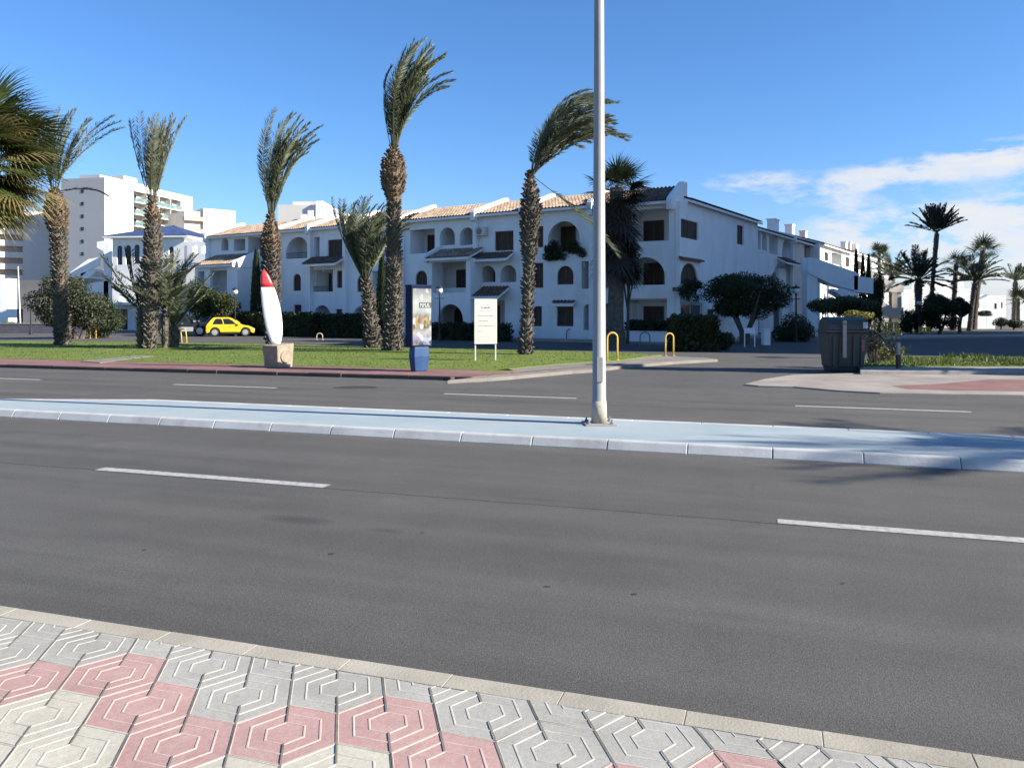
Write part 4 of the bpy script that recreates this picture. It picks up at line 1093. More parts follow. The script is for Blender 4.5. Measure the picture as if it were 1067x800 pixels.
street_date('dark bushy palm between the cream stair and the tallest slim palm', 957, 345, 290, 68, 3.8, 40, 2.7, (-15, 85), .12, .35, 84)
street_fan('windblown slim fan palm right of the tallest slim palm', 993, 345, 275, 76, .22, 26, .8, 1.15, 85, lean=.3, wind=.5)
street_fan('tall fan palm with a ragged round crown behind the pale-trunked palm', 1014, 345, 262, 80, .28, 26, .9, 1.25, 86, lean=1.0, wind=.15)
street_date('thick trunked palm with green fronds arching over, nearest the low white wall', 1010, 343, 291, 74, 2.8, 36, 2.6, (0, 80), .25, .45, 87, mat=frond_a, ut=1016)
street_date('slim palm at the end of the street with a loose grey crown', 1056, 342, 291, 92, 2.4, 26, 2.2, (5, 80), .2, .35, 88, mat=frond_a, ut=1058)
street_fan('short palm beside the street end bushes', 1061, 342, 311, 90, .2, 20, .7, 1.1, 89)

# ------------------------------------------------------------------ broadleaf trees, hedges, shrubs
def leaves(mb, blobs, n, size, rng, mi=0, shell=.45):
    if n > 100: n = int(n*2.6); size *= .62
    vol = [b_[3]*b_[4]*b_[5] for b_ in blobs]; tot = sum(vol)
    for (x, y, z, rx, ry, rz_), vv in zip(blobs, vol):
        for _ in range(int(n*vv/tot)):
            d = Vector((rng.gauss(0, 1), rng.gauss(0, 1), rng.gauss(0, 1))).normalized()
            r = (shell + (1-shell)*rng.random()**.6)*rng.uniform(.9, 1.06)
            c = Vector((x + d.x*rx*r, y + d.y*ry*r, z + d.z*rz_*r))
            a = Vector((rng.gauss(0, 1), rng.gauss(0, 1), rng.gauss(0, 1) )).normalized(); nn = (d + a*.9).normalized()
            t1 = nn.orthogonal().normalized(); t2 = nn.cross(t1); q = rng.uniform(0, 2*pi)
            e1 = t1*cos(q) + t2*sin(q); e2 = nn.cross(e1); s_ = size*rng.uniform(.6, 1.35)
            mb.add([c - e1*s_, c + e2*s_*.45, c + e1*s_, c - e2*s_*.45], [(0, 1, 2, 3)], mi)
def subblobs(cx, cy, cz, rx, ry, rz_, n, rng, k=.42):
    out = []
    for _ in range(n):
        d = Vector((rng.gauss(0, 1), rng.gauss(0, 1), rng.gauss(0, .9))).normalized()*rng.uniform(.5, .95)
        s_ = k*rng.uniform(.7, 1.25)
        out.append((cx + d.x*rx*(1-s_*.5), cy + d.y*ry*(1-s_*.5), cz + d.z*rz_*(1-s_*.5), rx*s_, ry*s_, rz_*s_))
    return out
def tree(name, label, cat, x, y, h, cz, rx, ry, rz_, mat, seed, n=6000, size=.13, trunks=1, nb=14, r=.14, group=None, spread=.5, bz=0.0, k=.42):
    rng = random.Random(seed); t = thing(name, label, cat, (x, y, bz), 0, group)
    bl = subblobs(0, 0, cz, rx, ry, rz_, nb, rng, k)
    mb = MB()
    for q in range(trunks):
        a = 2*pi*q/max(1, trunks) + .4; bx_, by_ = (cos(a)*.15, sin(a)*.15) if trunks > 1 else (0, 0)
        mid = (bx_ + cos(a)*rx*spread*.5, by_ + sin(a)*ry*spread*.5, cz - rz_*.75); e = (cos(a)*rx*spread, sin(a)*ry*spread, cz + rz_*.1)
        mb.tube([(bx_, by_, -.05), (bx_*1.6, by_*1.6, (cz - rz_)*.5), mid, e], [r*1.3, r, r*.75, r*.3], 8)
    for b_ in bl[:10]:
        mb.tube([(0, 0, max(.3, cz - rz_*.9)), (b_[0]*.5, b_[1]*.5, (cz - rz_*.5 + b_[2])/2), b_[:3]], [r*.6, r*.4, r*.15], 5)
    mb.build('trunk', bark_smooth, t)
    mb = MB(); mb.raw = True; leaves(mb, bl, n, size, rng); mb.build('crown', mat, t)
    return t
def hedge(label, pts, w, h, mat, seed, n=3000, size=.09, group='clipped hedges', name='hedge'):
    rng = random.Random(seed); p0 = Vector(pts[0]); p1 = Vector(pts[-1]); d = (p1 - p0); L = d.length; rz = atan2(d.y, d.x)
    t = thing(name, label, 'hedge', (p0.x, p0.y, 0), rz, group)
    mb = MB(); mb.raw = True
    core = MB(); core.box(.12, -w/2+.12, 0, L-.12, w/2-.12, h-.12); core.build('branches', leaf_dark, t)
    for _ in range(n):
        f = rng.random()
        if f < .45: c = Vector((rng.uniform(0, L), -w/2 + rng.gauss(0, .05), rng.uniform(0, h)))
        elif f < .8: c = Vector((rng.uniform(0, L), rng.uniform(-w/2, w/2), h + rng.gauss(0, .07)))
        else: c = Vector((rng.choice((0, L)) + rng.gauss(0, .06), rng.uniform(-w/2, w/2), rng.uniform(0, h)))
        nn = Vector((rng.gauss(0, 1), rng.gauss(0, 1), rng.gauss(0, 1))).normalized(); t1 = nn.orthogonal().normalized(); t2 = nn.cross(t1); s_ = size*rng.uniform(.6, 1.4)
        mb.add([c - t1*s_, c + t2*s_*.5, c + t1*s_, c - t2*s_*.5], [(0, 1, 2, 3)])
    mb.build('leaves', mat, t)
    return t
def bush(name, label, u, v, Y, wpx, hpx, mat, seed, n=2500, size=.1, nb=9, group=None, dep=None, cat='bush'):
    x = (u - CU)/FPX*Y; rx = wpx/2/FPX*Y; zc = CAMH - (v - HOR)/FPX*Y; rz_ = hpx/2/FPX*Y
    rng = random.Random(seed); t = thing(name, label, cat, (x, Y, 0), 0, group)
    mb = MB(); mb.tube([(0, 0, -.05), (0.04, 0, zc*.5), (0, 0, zc)], [.09, .07, .04], 6)
    for k in range(5): mb.tube([(0, 0, zc*.4), (rx*.6*cos(k*1.26), rx*.6*sin(k*1.26), zc)], [.05, .02], 5)
    mb.build('stem', bark_smooth, t)
    mb = MB(); mb.raw = True; leaves(mb, subblobs(0, 0, zc, rx, dep or rx, rz_, nb, rng, .55), n, size, rng); mb.build('leaves', mat, t)
    return t
# ficus in the shade of the gable
Yt = 44.0; xt = (776 - CU)/FPX*Yt
tree('ficus_tree', 'dark rounded ficus tree with forked pale stems in front of the shaded gable', 'tree', xt, Yt, 4, 2.75, 2.55, 2.0, 1.35, leaf_dark, 91, 9000, .11, 4, 18, .12, None, .55)
# dark tree behind palm A and garden bushes left
tree('olive_tree', 'wide olive green tree behind the tall sparse palm', 'tree', *PX(82, 330, 52)[:2], 4, 2.5, 3.0, 2.0, 1.9, leaf_olive, 92, 7000, .14, 2, 16, .16)
bush('bush', 'dark shrub mass under the villa porch, right of the olive tree', 108, 331, 54, 44, 40, leaf_dark, 93, 2600, .12)
bush('bush', 'dark leafy shrub behind the dark off-road car, below the tiled porch', 206, 312, 60, 34, 50, leaf_mid, 94, 2800, .13)
bush('bush', 'spreading shrub with yellow-green tips above the yellow car', 232, 318, 60, 42, 30, leaf_mid, 95, 2400, .13)
def cypress(label, u, vb, vt, Y, wpx, mat, seed, n=2400, group='slim cypresses'):
    rng = random.Random(seed); x = (u - CU)/FPX*Y; H = CAMH - (vt - HOR)/FPX*Y; r = wpx/2/FPX*Y
    t = thing('cypress', label, 'cypress', (x, Y, 0), 0, group)
    mb = MB(); mb.tube([(0, 0, -.05), (0, 0, H*.9)], [.12, .03], 6); mb.build('trunk', bark_smooth, t)
    mb = MB(); mb.raw = True
    for _ in range(n):
        f = rng.random(); rr = r*(min(1, f*6)*(1 - f)**.55)*rng.uniform(.75, 1.08); a = rng.uniform(0, 2*pi); c = Vector((cos(a)*rr, sin(a)*rr, .15 + f*(H - .1)))
        e = Vector((cos(a)*.35, sin(a)*.35, 1)).normalized(); s_ = Vector((-sin(a), cos(a), 0)); l = rng.uniform(.15, .3)
        mb.add([c - s_*.06, c + s_*.06, c + e*l], [(0, 1, 2)])
    mb.build('crown', mat, t)
cypress('dark column cypress right behind the surfboard palm', 267, 350, 262, 62, 15, leaf_dark, 101)
cypress('dark column cypress between the short bushy palm and the tallest palm', 398, 350, 268, 52, 16, leaf_dark, 102)
cypress('slim cypress above the outside stair, tallest of the three', 892, 345, 262, 66, 9, leaf_dark, 103, 1400)
cypress('slim cypress above the outside stair, between its two neighbours', 899, 345, 268, 66.5, 9, leaf_dark, 104, 1400)
cypress('slim cypress above the outside stair, nearest the cream staircase', 905, 345, 267, 67, 9, leaf_dark, 105, 1400)
# ivy trunk beside the stairs
t = tree('ivy_tree', 'ivy-covered leaning trunk between the two outside staircases', 'tree', *PX(915, 345, 62)[:2], 5, 2.9, .6, .6, 2.6, leaf_dark, 106, 4200, .11, 1, 16, .2, None, .1, 0.0, .45)
# hedges before the terrace
def rowpt(u, ly): 
    lx = ROW.px(u, 300, ly)[0]; return ROW.pt(lx, ly)
hedge('long dark clipped hedge behind the surfboard and the yellow car', [rowpt(236, -3.4), rowpt(333, -3.4)], 1.2, 1.6, leaf_dark, 111, 6000)
hedge('dark hedge under the short bushy palm', [rowpt(342, -3.2), rowpt(384, -3.2)], 1.2, 1.5, leaf_dark, 112, 3000)
hedge('low dark hedge behind the poster totem and notice board', [rowpt(446, -3.0), rowpt(529, -3.0)], 1.0, .95, leaf_dark, 113, 3500)
hedge('dark hedge inside the low wall of the corner house', [rowpt(655, -1.2), rowpt(697, -1.2)], .8, 1.15, leaf_dark, 114, 2400)
x0, y0 = G(700, 372, 0); 
hedge('big clipped hedge at the street corner beside the yellow hoop', [(PX(699, 0, 36.5)[0], 36.5), (PX(745, 0, 36.2)[0], 36.2)], 2.2, 1.45, leaf_dark, 115, 6000)
bush('bush', 'rounded dark bush spilling from the corner hedge towards the ficus', 752, 353, 37, 28, 26, leaf_dark, 116, 1800)
bush('bush', 'reddish dark shrubs under the side street houses, right of the ficus', 825, 343, 48, 50, 32, leaf_dark, 117, 3400, .1, 12)
bush('bush', 'flat topped dark bush behind the green container', 881, 320, 38, 62, 24, leaf_dark, 118, 4200, .1, 12)
bush('bush', 'pale green shrub rising just over the container lid', 893, 330, 30, 30, 13, leaf_yellow, 119, 900, .07)
tree('shade_tree', 'big round dark tree at the foot of the slim street palms', 'tree', *PX(979, 340, 64)[:2], 5, 1.75, 1.65, 1.7, 1.55, leaf_dark, 120, 6500, .15, 1, 16, .15)
tree('shade_tree', 'smaller dark tree touching the big round one, nearer the low white wall', 'tree', *PX(1000, 340, 66)[:2], 5, 2.3, .95, 1.0, 1.1, leaf_dark, 121, 2600, .15, 1, 10, .12)
bush('bush', 'dark shrub under the dark bushy palm, behind the yellow frame', 949, 335, 66, 26, 26, leaf_dark, 122, 1800, .14)
bush('bush', 'grey green bush above the low white wall', 1025, 327, 84, 14, 8, leaf_olive, 123, 700, .12)
bush('bush', 'round bush beside the low white wall at the street end', 1043, 336, 80, 14, 12, leaf_olive, 124, 800, .12)
bush('bush', 'dark round bush farthest along the street', 1056, 337, 78, 20, 11, leaf_dark, 125, 1000, .12)
# balcony plants
def balcony_plant(label, f, u0, u1, v, seed, n=1200, ly=0.0):
    a, z = f.px(u0, v, ly); b_, _ = f.px(u1, v, ly); rng = random.Random(seed); x, y = f.pt((a+b_)/2, ly)
    t = thing('balcony_plant', label, 'plant', (x, y, z), f.rz, 'plants on the balconies')
    mb = MB(); w = (b_-a)/2
    for q in range(4): mb.box(-w + q*w/2 + .05, .02, -.02, -w + (q+1)*w/2 - .05, .26, .2)
    mb.build('planter', terracotta_dark, t)
    bl = [(rng.uniform(-w, w), -.05 + rng.uniform(-.15, .1), rng.uniform(-.35, .55), .4, .25, .32) for _ in range(18)]
    mb = MB(); mb.raw = True; leaves(mb, bl, n, .10, rng, 0, .1); mb.build('leaves', leaf_dark, t)
balcony_plant('green plants spilling over the wide arched balcony behind the wind-bent palm', f2, 566, 608, 263, 131, 2400)
balcony_plant('dark plants hanging from the gable corner above the white framed window', WNG, 705, 727, 303, 132, 900, -.6)
# ivy tree left of the corner house
bush('climber', 'dark creeper climbing the corner house beside the skirted fan palm', 654, 268, 43.8, 34, 62, leaf_dark, 133, 2600, .1, 14)
# plants off to the side whose shade falls on the picture
date_palm('date palm on the median beyond the frame, its crown shading the blue paint', 5.5,
          [(330, 3760, 36), (200, 3760, 36), (-570, 3760, 36), (-592, 3760, 18)], None, 26, 2.9, (5, 75), .3, .4, 141, frond_a, .45, 40, base_z=.14)
tree('shade_tree', 'tall street tree beyond the frame, shading the green container', 'tree', 18.8, 20.6, 5, 6.0, 1.5, 1.3, 3.0, leaf_dark, 142, 6000, .16, 1, 18, .14)
tree('shade_tree', 'lower street tree beyond the frame, shading the verge kerb', 'tree', 23.0, 19.6, 5, 4.4, 2.2, 1.2, 1.3, leaf_dark, 143, 4000, .16, 1, 14, .14)
# ------------------------------------------------------------------ street furniture, cars, signs
def place(u, v, z=0.0): 
    x, y = G(u, v, z); return (x, y, z)
# lamp post on the median
lx, ly = G(624.3, 441.5, .112)
t = thing('lamp_post', 'tall pale galvanised lamp post on the blue median', 'lamp post', (lx, ly, .112))
mb = MB(); mb.tube([(0, 0, .03), (0, 0, .32), (0, 0, .325), (0, 0, 5), (0, 0, 9.6)], [.108, .106, .1, .078, .055], 32); mb.build('pole', galv, t, smooth=True)
mb = MB(); mb.tube([(0, 0, .012), (0, 0, .34)], [.118, .106], 32); mb.build('collar', M('collar_paint', (.40, .37, .30), .8, .15, 5, .3, 40, dirt=(.15, .12, .09), dirt_amt=.7), t, smooth=True)
mb = MB(); mb.box(-.23, -.23, -.005, .23, .23, .018); mb.build('base_plate', concrete, t, rotz=.05, bevel=.006)
for sx in (-.17, .17):
    for sy in (-.17, .17):
        b_ = MB(); b_.lathe([(.026, .019), (.026, .045), (.014, .046), (.014, .085)], 6, c=(sx, sy, 0)); b_.build('anchor_bolt', grey_paint, t)
mb = MB(); mb.box(-.045, -.108, .62, .045, -.085, .98); mb.build('access_door', galv, t, bevel=.004)
mb = MB(); mb.tube([(0, 0, 9.5), (-.1, -.3, 9.9), (-.3, -1.0, 10.1), (-.5, -1.8, 10.15)], [.055, .05, .045, .04], 12); mb.build('arm', galv, t, smooth=True)
mb = MB(); mb.prism([(-.7, -2.4), (-.4, -2.45), (-.32, -1.7), (-.62, -1.7)], 10.06, 10.22, 'z'); mb.build('lamp_head', grey_paint, t, bevel=.03)

# surfboard on plinth
bxp = place(286, 383.3, .09)
t = thing('surfboard_monument', 'red nosed white surfboard standing upright on a tan stone plinth', 'monument', (bxp[0], bxp[1] + .35, .088), radians(57))
mb = MB(); mb.add([(-.26, -.3, 0), (.30, -.3, 0), (.30, .3, 0), (-.26, .3, 0), (-.32, -.34, .66), (.33, -.34, .72), (.33, .34, .72), (-.32, .34, .66)], [(3,2,1,0),(4,5,6,7),(0,1,5,4),(1,2,6,5),(2,3,7,6),(3,0,4,7)])
stone = M('plinth_stone', (.28, .235, .18), .9, .25, 4, .5, 30, .02, dirt=(.16, .12, .085), dirt_amt=.7)
mb.build('plinth', stone, t, bevel=.025)
mb = MB(); mb.lathe([(.19, -.352), (.2, -.343), (.2, -.32)], 20, axis='y', c=(.02, 0, .34)); mb.build('plaque', M('plaque', (.25, .2, .14), .8, .3, 9, .4), t)
prof = [(0, .12), (.12, .165), (.3, .215), (.55, .25), (.85, .265), (1.2, .26), (1.55, .225), (1.85, .175), (2.05, .125), (2.18, .07), (2.24, .02)]
def board_mesh(z0, z1, thick):
    m_ = MB(); rows = []
    zs = sorted(set([z0, z1] + [z for z, _ in prof if z0 < z < z1]))
    def hw(z):
        for (a, ha), (b_, hb) in zip(prof[:-1], prof[1:]):
            if a <= z <= b_: return ha + (hb-ha)*(z-a)/(b_-a)
        return .01
    n = 12; vs = []; fs = []
    for z in zs:
        h = hw(z); th = thick*min(1, h/.12)
        cx = -.05 - .16*z + .035*sin(z/2.24*pi); cy = .10 - .05*z + .07*(z/2.24)**2
        for k in range(n):
            a = 2*pi*k/n; vs.append((cx + h*cos(a)*(1 if abs(cos(a)) > .3 else 1), cy + th*sin(a), .68 + z))
    for i in range(len(zs)-1):
        for k in range(n): fs.append((i*n+k, i*n+(k+1) % n, (i+1)*n+(k+1) % n, (i+1)*n+k))
    fs += [tuple(range(n))[::-1], tuple((len(zs)-1)*n + k for k in range(n))]
    m_.add(vs, fs); return m_
board_mesh(0, 1.72, .05).build('board', M('board_white', (.78, .78, .76), .25, .03, 2, .03), t, smooth=True, rotz=radians(-40))
board_mesh(1.721, 2.24, .05).build('board_nose', M('board_red', (.55, .045, .05), .3, .15, 6, .05), t, smooth=True, rotz=radians(-40))
m_ = MB(); m_.prism([(-.06, .9), (.0, .68), (.35, .68), (.16, .95), (.1, 1.3), (.04, 1.3)], -.02 + .15, .02 + .15, 'y'); m_.build('fin', M('fin_dark', (.03, .03, .035), .4, .1), t)

# poster totem
tp = place(436, 387, .09)
t = thing('poster_totem', 'blue poster totem with a colourful advert face on a tapering foot', 'advertising totem', (tp[0], tp[1] + .15, .088), radians(38))
blue = M('totem_blue', (.007, .016, .05), .75, .2, 3, .05, spec=.15, dirt=(.015, .03, .07), dirt_amt=.4)
mb = MB(); q = [(-.2, -.13), (.2, -.13), (.27, 0), (.2, .13), (-.2, .13), (-.27, 0)]
def ring(k, z): return [(x*k, y*k, z) for x, y in q]
vs = ring(.85, 0) + ring(.98, .03) + ring(1.2, .42) + ring(1.12, .68); fs = []
for i in range(3):
    for k in range(6): fs.append((i*6+k, i*6+(k+1) % 6, (i+1)*6+(k+1) % 6, (i+1)*6+k))
fs += [tuple(range(5, -1, -1)), tuple(range(18, 24))]; mb.add(vs, fs); mb.build('foot', M('totem_foot', (.014, .05, .14), .4, .2, 3, .05, dirt=(.05, .1, .2), dirt_amt=.5), t, bevel=.01)
mb = MB(); mb.box(-.33, -.15, .69, .33, .2, 2.36); mb.build('case', blue, t, bevel=.02)
mb = MB(); mb.box(-.34, -.155, 2.362, .34, .21, 2.42); mb.build('cap', blue, t, bevel=.015)
m, nt, b = new_mat('poster_print')
tc = nt.nodes.new('ShaderNodeTexCoord'); sp = nt.nodes.new('ShaderNodeSeparateXYZ'); nt.links.new(tc.outputs['Generated'], sp.inputs[0])
hz_ = ramp(nt, sp.outputs[2], [(0.0, (.04, .09, .30)), (.1, (.30, .36, .5)), (.2, (.40, .42, .40)), (.36, (.34, .34, .25)), (.5, (.32, .38, .36)), (.7, (.42, .48, .45)), (.86, (.36, .41, .39)), (1, (.24, .28, .26))])
ob = objvec(nt, (9, 9, 6)); vo = N(nt, 'ShaderNodeTexVoronoi', Scale=1.2); nt.links.new(ob, vo.inputs['Vector'])
sc = nt.nodes.new('ShaderNodeSeparateColor'); nt.links.new(vo.outputs['Color'], sc.inputs[0])
blot = ramp(nt, sc.outputs[0], [(.1, (.04, .055, .035)), (.3, (.36, .26, .07)), (.5, (.26, .08, .06)), (.7, (.09, .16, .32)), (.9, (.5, .5, .46))])
band = ramp(nt, sp.outputs[2], [(.02, .8), (.12, .55), (.22, .3), (.3, .85), (.5, .75), (.58, .25), (.8, .2), (.92, .45)])
c = mixc(nt, 1.0, mixc(nt, band, hz_, blot), (.72, .72, .72), 'MULTIPLY'); nt.links.new(c, b.inputs['Base Color']); b.inputs['Roughness'].default_value = .3; b.inputs['Specular IOR Level'].default_value = .2
mb = MB(); mb.box(-.30, -.162, .74, .30, -.1505, 2.31); poster = mb.build('poster', m, t)
ink = M('print_ink', (.03, .035, .035), .5, .1)
mb = MB(); mb.box(-.1, -.1655, 1.775, .295, -.1625, 1.925); mb.build('headline_band', ink, poster)
ink = M('print_pale', (.42, .45, .42), .5, .1)
mb = MB()
x = -.06
for k in range(6):
    w = (.045, .03, .05, .05, .03, .045)[k]
    mb.box(x, -.169, 1.80, x + .014, -.1656, 1.90)
    if k % 2 == 0: mb.box(x + .016, -.169, 1.86, x + w, -.1656, 1.885)
    else: mb.box(x + .016, -.169, 1.80, x + w, -.1656, 1.825)
    x += w + .012
mb.build('headline', ink, poster)

# notice board: faint blurred lines of print
nb_ = place(506, 375.5, .1)
t = thing('notice_board', 'white notice board with faint grey lines of print on two posts', 'notice board', (nb_[0], nb_[1], .1), radians(12))
mb = MB(); mb.box(-.39, -.02, .56, .39, .02, 2.09); board = mb.build('panel', M('board_cream', (.62, .59, .48), .5, .03, 2, .03), t, bevel=.006)
for x in (-.37, .33):
    mb = MB(); mb.box(x, .022, -.1, x + .045, .065, 2.05); mb.build('post', M('post_pale', (.5, .49, .42), .6, .1), t)
grey_ink = M('faded_ink', (.25, .25, .25), .6, .1); dark_ink = M('logo_ink', (.16, .16, .19), .6, .1)
rng = random.Random(3)
def print_line(mb, x0, x1, z, h):
    x = x0
    while x < x1:
        L = rng.uniform(.05, .13); e = min(x + L, x1); q = x
        while q < e - .008:
            hh = h*rng.choice((.6, .6, .6, 1.0)); mb.box(q, -.0245, z, q + .010, -.0205, z + hh)
            mb.box(q + .0101, -.0245, z + rng.choice((0, h*.45)), q + .018, -.0205, z + rng.choice((.01, .012)) + h*.25 if False else z + h*.6); q += .024
        x = e + .03
mb = MB()
for (a, b_, z) in ((-.27, .29, 1.50), (-.23, .12, 1.33), (-.27, .27, 1.155), (-.25, -.06, .975)): print_line(mb, a, b_, z, .045)
for (a, b_, z) in ((-.2, .2, .80), (-.1, .1, .625)): print_line(mb, a, b_, z, .015)
mb.box(-.28, -.0245, 1.688, .28, -.0205, 1.694)
mb.build('print', grey_ink, board)
mb = MB(); print_line(mb, -.15, .15, 1.785, .055); mb.box(-.15, -.0245, 1.775, .15, -.0205, 1.782)
mb.tube([(-.07, -.0225, 1.87), (-.03, -.0225, 1.905), (.01, -.0225, 1.915), (.05, -.0225, 1.905), (.08, -.0225, 1.875)], .004, 5); mb.build('logo', dark_ink, board)

# hoops
def hoop(label, u, v, h, w, mat, z=0.0, tilt=0.0, rz=0.15, base=.0, group='parking hoops', leanx=0.0):
    x, y = G(u, v, z); t = thing('parking_hoop', label, 'hoop', (x, y, z), rz, group)
    pts = [(-w/2, 0, -.05), (-w/2 + leanx*.5, 0, h*.5), (-w/2 + leanx, 0, h - w/2)] + [(-w/2*cos(pi*i/8) + leanx, 0, h - w/2 + w/2*sin(pi*i/8)) for i in range(1, 8)] + [(w/2 + leanx, 0, h - w/2), (w/2 + leanx*.5, 0, h*.5), (w/2, 0, -.05)]
    mb = MB(); mb.tube(pts, .032, 10); mb.build('tube', mat, t, smooth=True)
    mb = MB()
    for s_ in (-1, 1): mb.lathe([(.07, 0.0), (.07, .018), (.036, .02)], 12, c=(s_*w/2, 0, 0))
    for s_ in (-1, 1):
        m2 = MB(); m2.lathe([(.07, 0.001), (.07, .018), (.036, .02)], 12, c=(s_*w/2, 0, 0)); m2.build('foot_plate', mat, t)
hoop('pale yellow hoop between the sparse palm and the broom-crowned palm', 97, 352.5, .72, .36, yellow_paint)
hoop('bent pale yellow hoop in front of the dark off-road car', 192, 357.0, .8, .42, yellow_paint, leanx=-.08, rz=-.5)
hoop('faded pale hoop by the dark hedge right of the surfboard', 333, 354.2, .42, .36, M('faded_yellow', (.42, .36, .22), .6, .2, 8))
hoop('bright yellow hoop right beside the lamp post', 638, 375.5, .95, .36, yellow_paint, .09)
hoop('yellow hoop at the corner of the big clipped hedge', 697.5, 370.8, .9, .33, yellow_paint)
hoop('grey hoop standing before the low wall of the corner house', 672, 361.5, .75, .5, grey_paint)
hoop('dull grey hoop under the small window right of the wind-bent palm', 594, 354.8, .7, .45, grey_paint)

# low wall of the corner house, kerb walk along the terrace
def rowp(u, ly): return ROW.pt(ROW.px(u, 300, ly)[0], ly)
a, b_ = rowp(652, -1.9), rowp(697, -1.9)
t = thing('garden_wall', 'low white garden wall of the corner house behind the hoops', 'wall', (a[0], a[1], 0), ROW.rz)
L = sqrt((b_[0]-a[0])**2 + (b_[1]-a[1])**2)
mb = MB(); mb.box(0, 0, 0, L, .2, .62); mb.build('wall', white, t); mb = MB(); mb.box(-.04, -.04, .622, L + .04, .24, .69); mb.build('coping', white, t, bevel=.01)
slab('pavement', [rowp(250, -2.4), rowp(700, -2.4), ROW.pt(.2, -.36), ROW.pt(-43, -.36)], -.05, .12, concrete, bevel=.02, label='narrow concrete pavement along the terrace fronts')
slab('pavement', [WNG.pt(0.6, -2.0), WNG.pt(75, -2.4), WNG.pt(75, -.36), WNG.pt(.6, -.36)], -.05, .115, concrete, bevel=.02, label='narrow concrete pavement along the side street houses')
# white board frame and post by the ficus
p = place(781, 361.5)
t = thing('sign_frame', 'small white frame sign standing under the ficus', 'sign', p, .1)
for x in (-.28, .24):
    mb = MB(); mb.box(x, -.02, 0, x + .05, .02, .95); mb.build('leg', white_paint, t)
mb = MB(); mb.box(-.229, -.019, .68, .239, .019, .95); mb.build('panel', white_paint, t)
p = place(798, 359.5)
t = thing('gate_post', 'short white square post right of the small frame sign', 'post', p, .2)
mb = MB(); mb.box(-.17, -.17, 0, .17, .17, .78); mb.build('shaft', white, t); mb = MB(); mb.box(-.21, -.21, .782, .21, .21, .86); mb.build('cap', white, t, bevel=.02)

# lanterns
globe_m = M('globe_white', (.75, .75, .73), .25, .03, 2, 0)
def lantern(label, u, vb, vt, Y, lit=True, flag=False):
    x = (u - CU)/FPX*Y; H = CAMH - (vt - HOR)/FPX*Y
    t = thing('street_lantern', label, 'lantern', (x, Y, 0), 0.2, 'black garden lanterns')
    mb = MB(); mb.lathe([(.13, 0), (.13, .12), (.08, .2), (.055, .5), (.045, 1.2), (.04, H - .55), (.07, H - .52), (.05, H - .45)], 12); mb.build('post', black_iron, t, smooth=False)
    mb = MB(); mb.lathe([(.05, H - .449), (.16, H - .40), (.2, H - .28), (.17, H - .14), (.1, H - .06)], 14); mb.build('globe', globe_m, t, smooth=True)
    mb = MB(); mb.lathe([(.24, H - .135), (.2, H - .06), (.05, H), (.015, H + .08)], 14); mb.build('cap', black_iron, t)
    mb = MB(); mb.tube([(-.28, 0, H - .75), (.28, 0, H - .75)], .02, 6); mb.build('cross_bar', black_iron, t)
lantern('black lantern with a bright globe left of the olive tree', 32, 348, 308, 62)
lantern('black lantern standing behind the yellow car', 245, 345, 300, 57)
lantern('dark lantern in front of the ground arch, right of the poster totem', 458, 350, 298, 48)
lantern('dark lantern with a pale globe between the ficus and the container', 829.5, 352, 298, 46)
lantern('slim lantern with a white globe at the dark tree down the side street', 958, 345, 312, 64)
t = thing('flagpole', 'thin white leaning pole in front of the shaded house at the lawn edge', 'pole', (*PX(21.5, 340, 78)[:2], 0))
mb = MB(); mb.tube([(0, 0, 0), (-.25, 0, 6.2)], [.06, .04], 8); mb.build('shaft', white_paint, t); mb = MB(); mb.lathe([(.14, 0), (.14, .25), (.065, .3)], 10); mb.build('socket', concrete, t)
t = thing('garden_wall', 'long low dark purple-grey wall beyond the lawn under the palms', 'wall', (*PX(-60, 350, 66)[:2], 0), -.02)
mb = MB(); mb.box(0, 0, 0, 12.0, .25, .75); mb.build('wall', M('slate_wall', (.085, .08, .105), .9, .2, 3), t); mb = MB(); mb.box(-.05, -.04, .752, 12.05, .29, .83); mb.build('coping', concrete, t)
bush('bush', 'low flowering bush by the white house corner near the flagpole', 8, 338, 75, 12, 6, leaf_yellow, 151, 600, .1)

# container
cx, cy, _ = place(881, 387.8)
cy += .55; cx += .14
t = thing('waste_container', 'dark green waste container with a pale lifting bar at the island edge', 'container', (cx, cy, 0), radians(-6)); t.scale = (.86, .9, 1)
cg = M('container_green', (.044, .050, .045), .55, .2, 3, .1, 30, dirt=(.07, .068, .06), dirt_amt=.5)
def frus(mb, w0, d0, z0, w1, d1, z1, cy0=0, cy1=0): mb.add([(-w0, -d0+cy0, z0), (w0, -d0+cy0, z0), (w0, d0+cy0, z0), (-w0, d0+cy0, z0), (-w1, -d1+cy1, z1), (w1, -d1+cy1, z1), (w1, d1+cy1, z1), (-w1, d1+cy1, z1)], [(3,2,1,0),(4,5,6,7),(0,1,5,4),(1,2,6,5),(2,3,7,6),(3,0,4,7)])
mb = MB(); frus(mb, .56, .5, .12, .64, .58, 1.14); mb.build('body', cg, t, bevel=.05)
mb = MB(); frus(mb, .5, .44, .0, .53, .47, .118); mb.build('foot', cg, t, bevel=.02)
for x in (-.45, -.25, .2, .45):
    mb = MB(); mb.add([(x - .035, -.575, .2), (x + .035, -.575, .2), (x + .035, -.45, .2), (x - .035, -.45, .2), (x - .035, -.62, 1.06), (x + .035, -.62, 1.06), (x + .035, -.5, 1.06), (x - .035, -.5, 1.06)], [(3,2,1,0),(4,5,6,7),(0,1,5,4),(1,2,6,5),(2,3,7,6),(3,0,4,7)]); mb.build('rib', cg, t)
mb = MB(); mb.box(-.68, -.63, 1.142, .68, .62, 1.23); mb.build('rim', cg, t, bevel=.02)
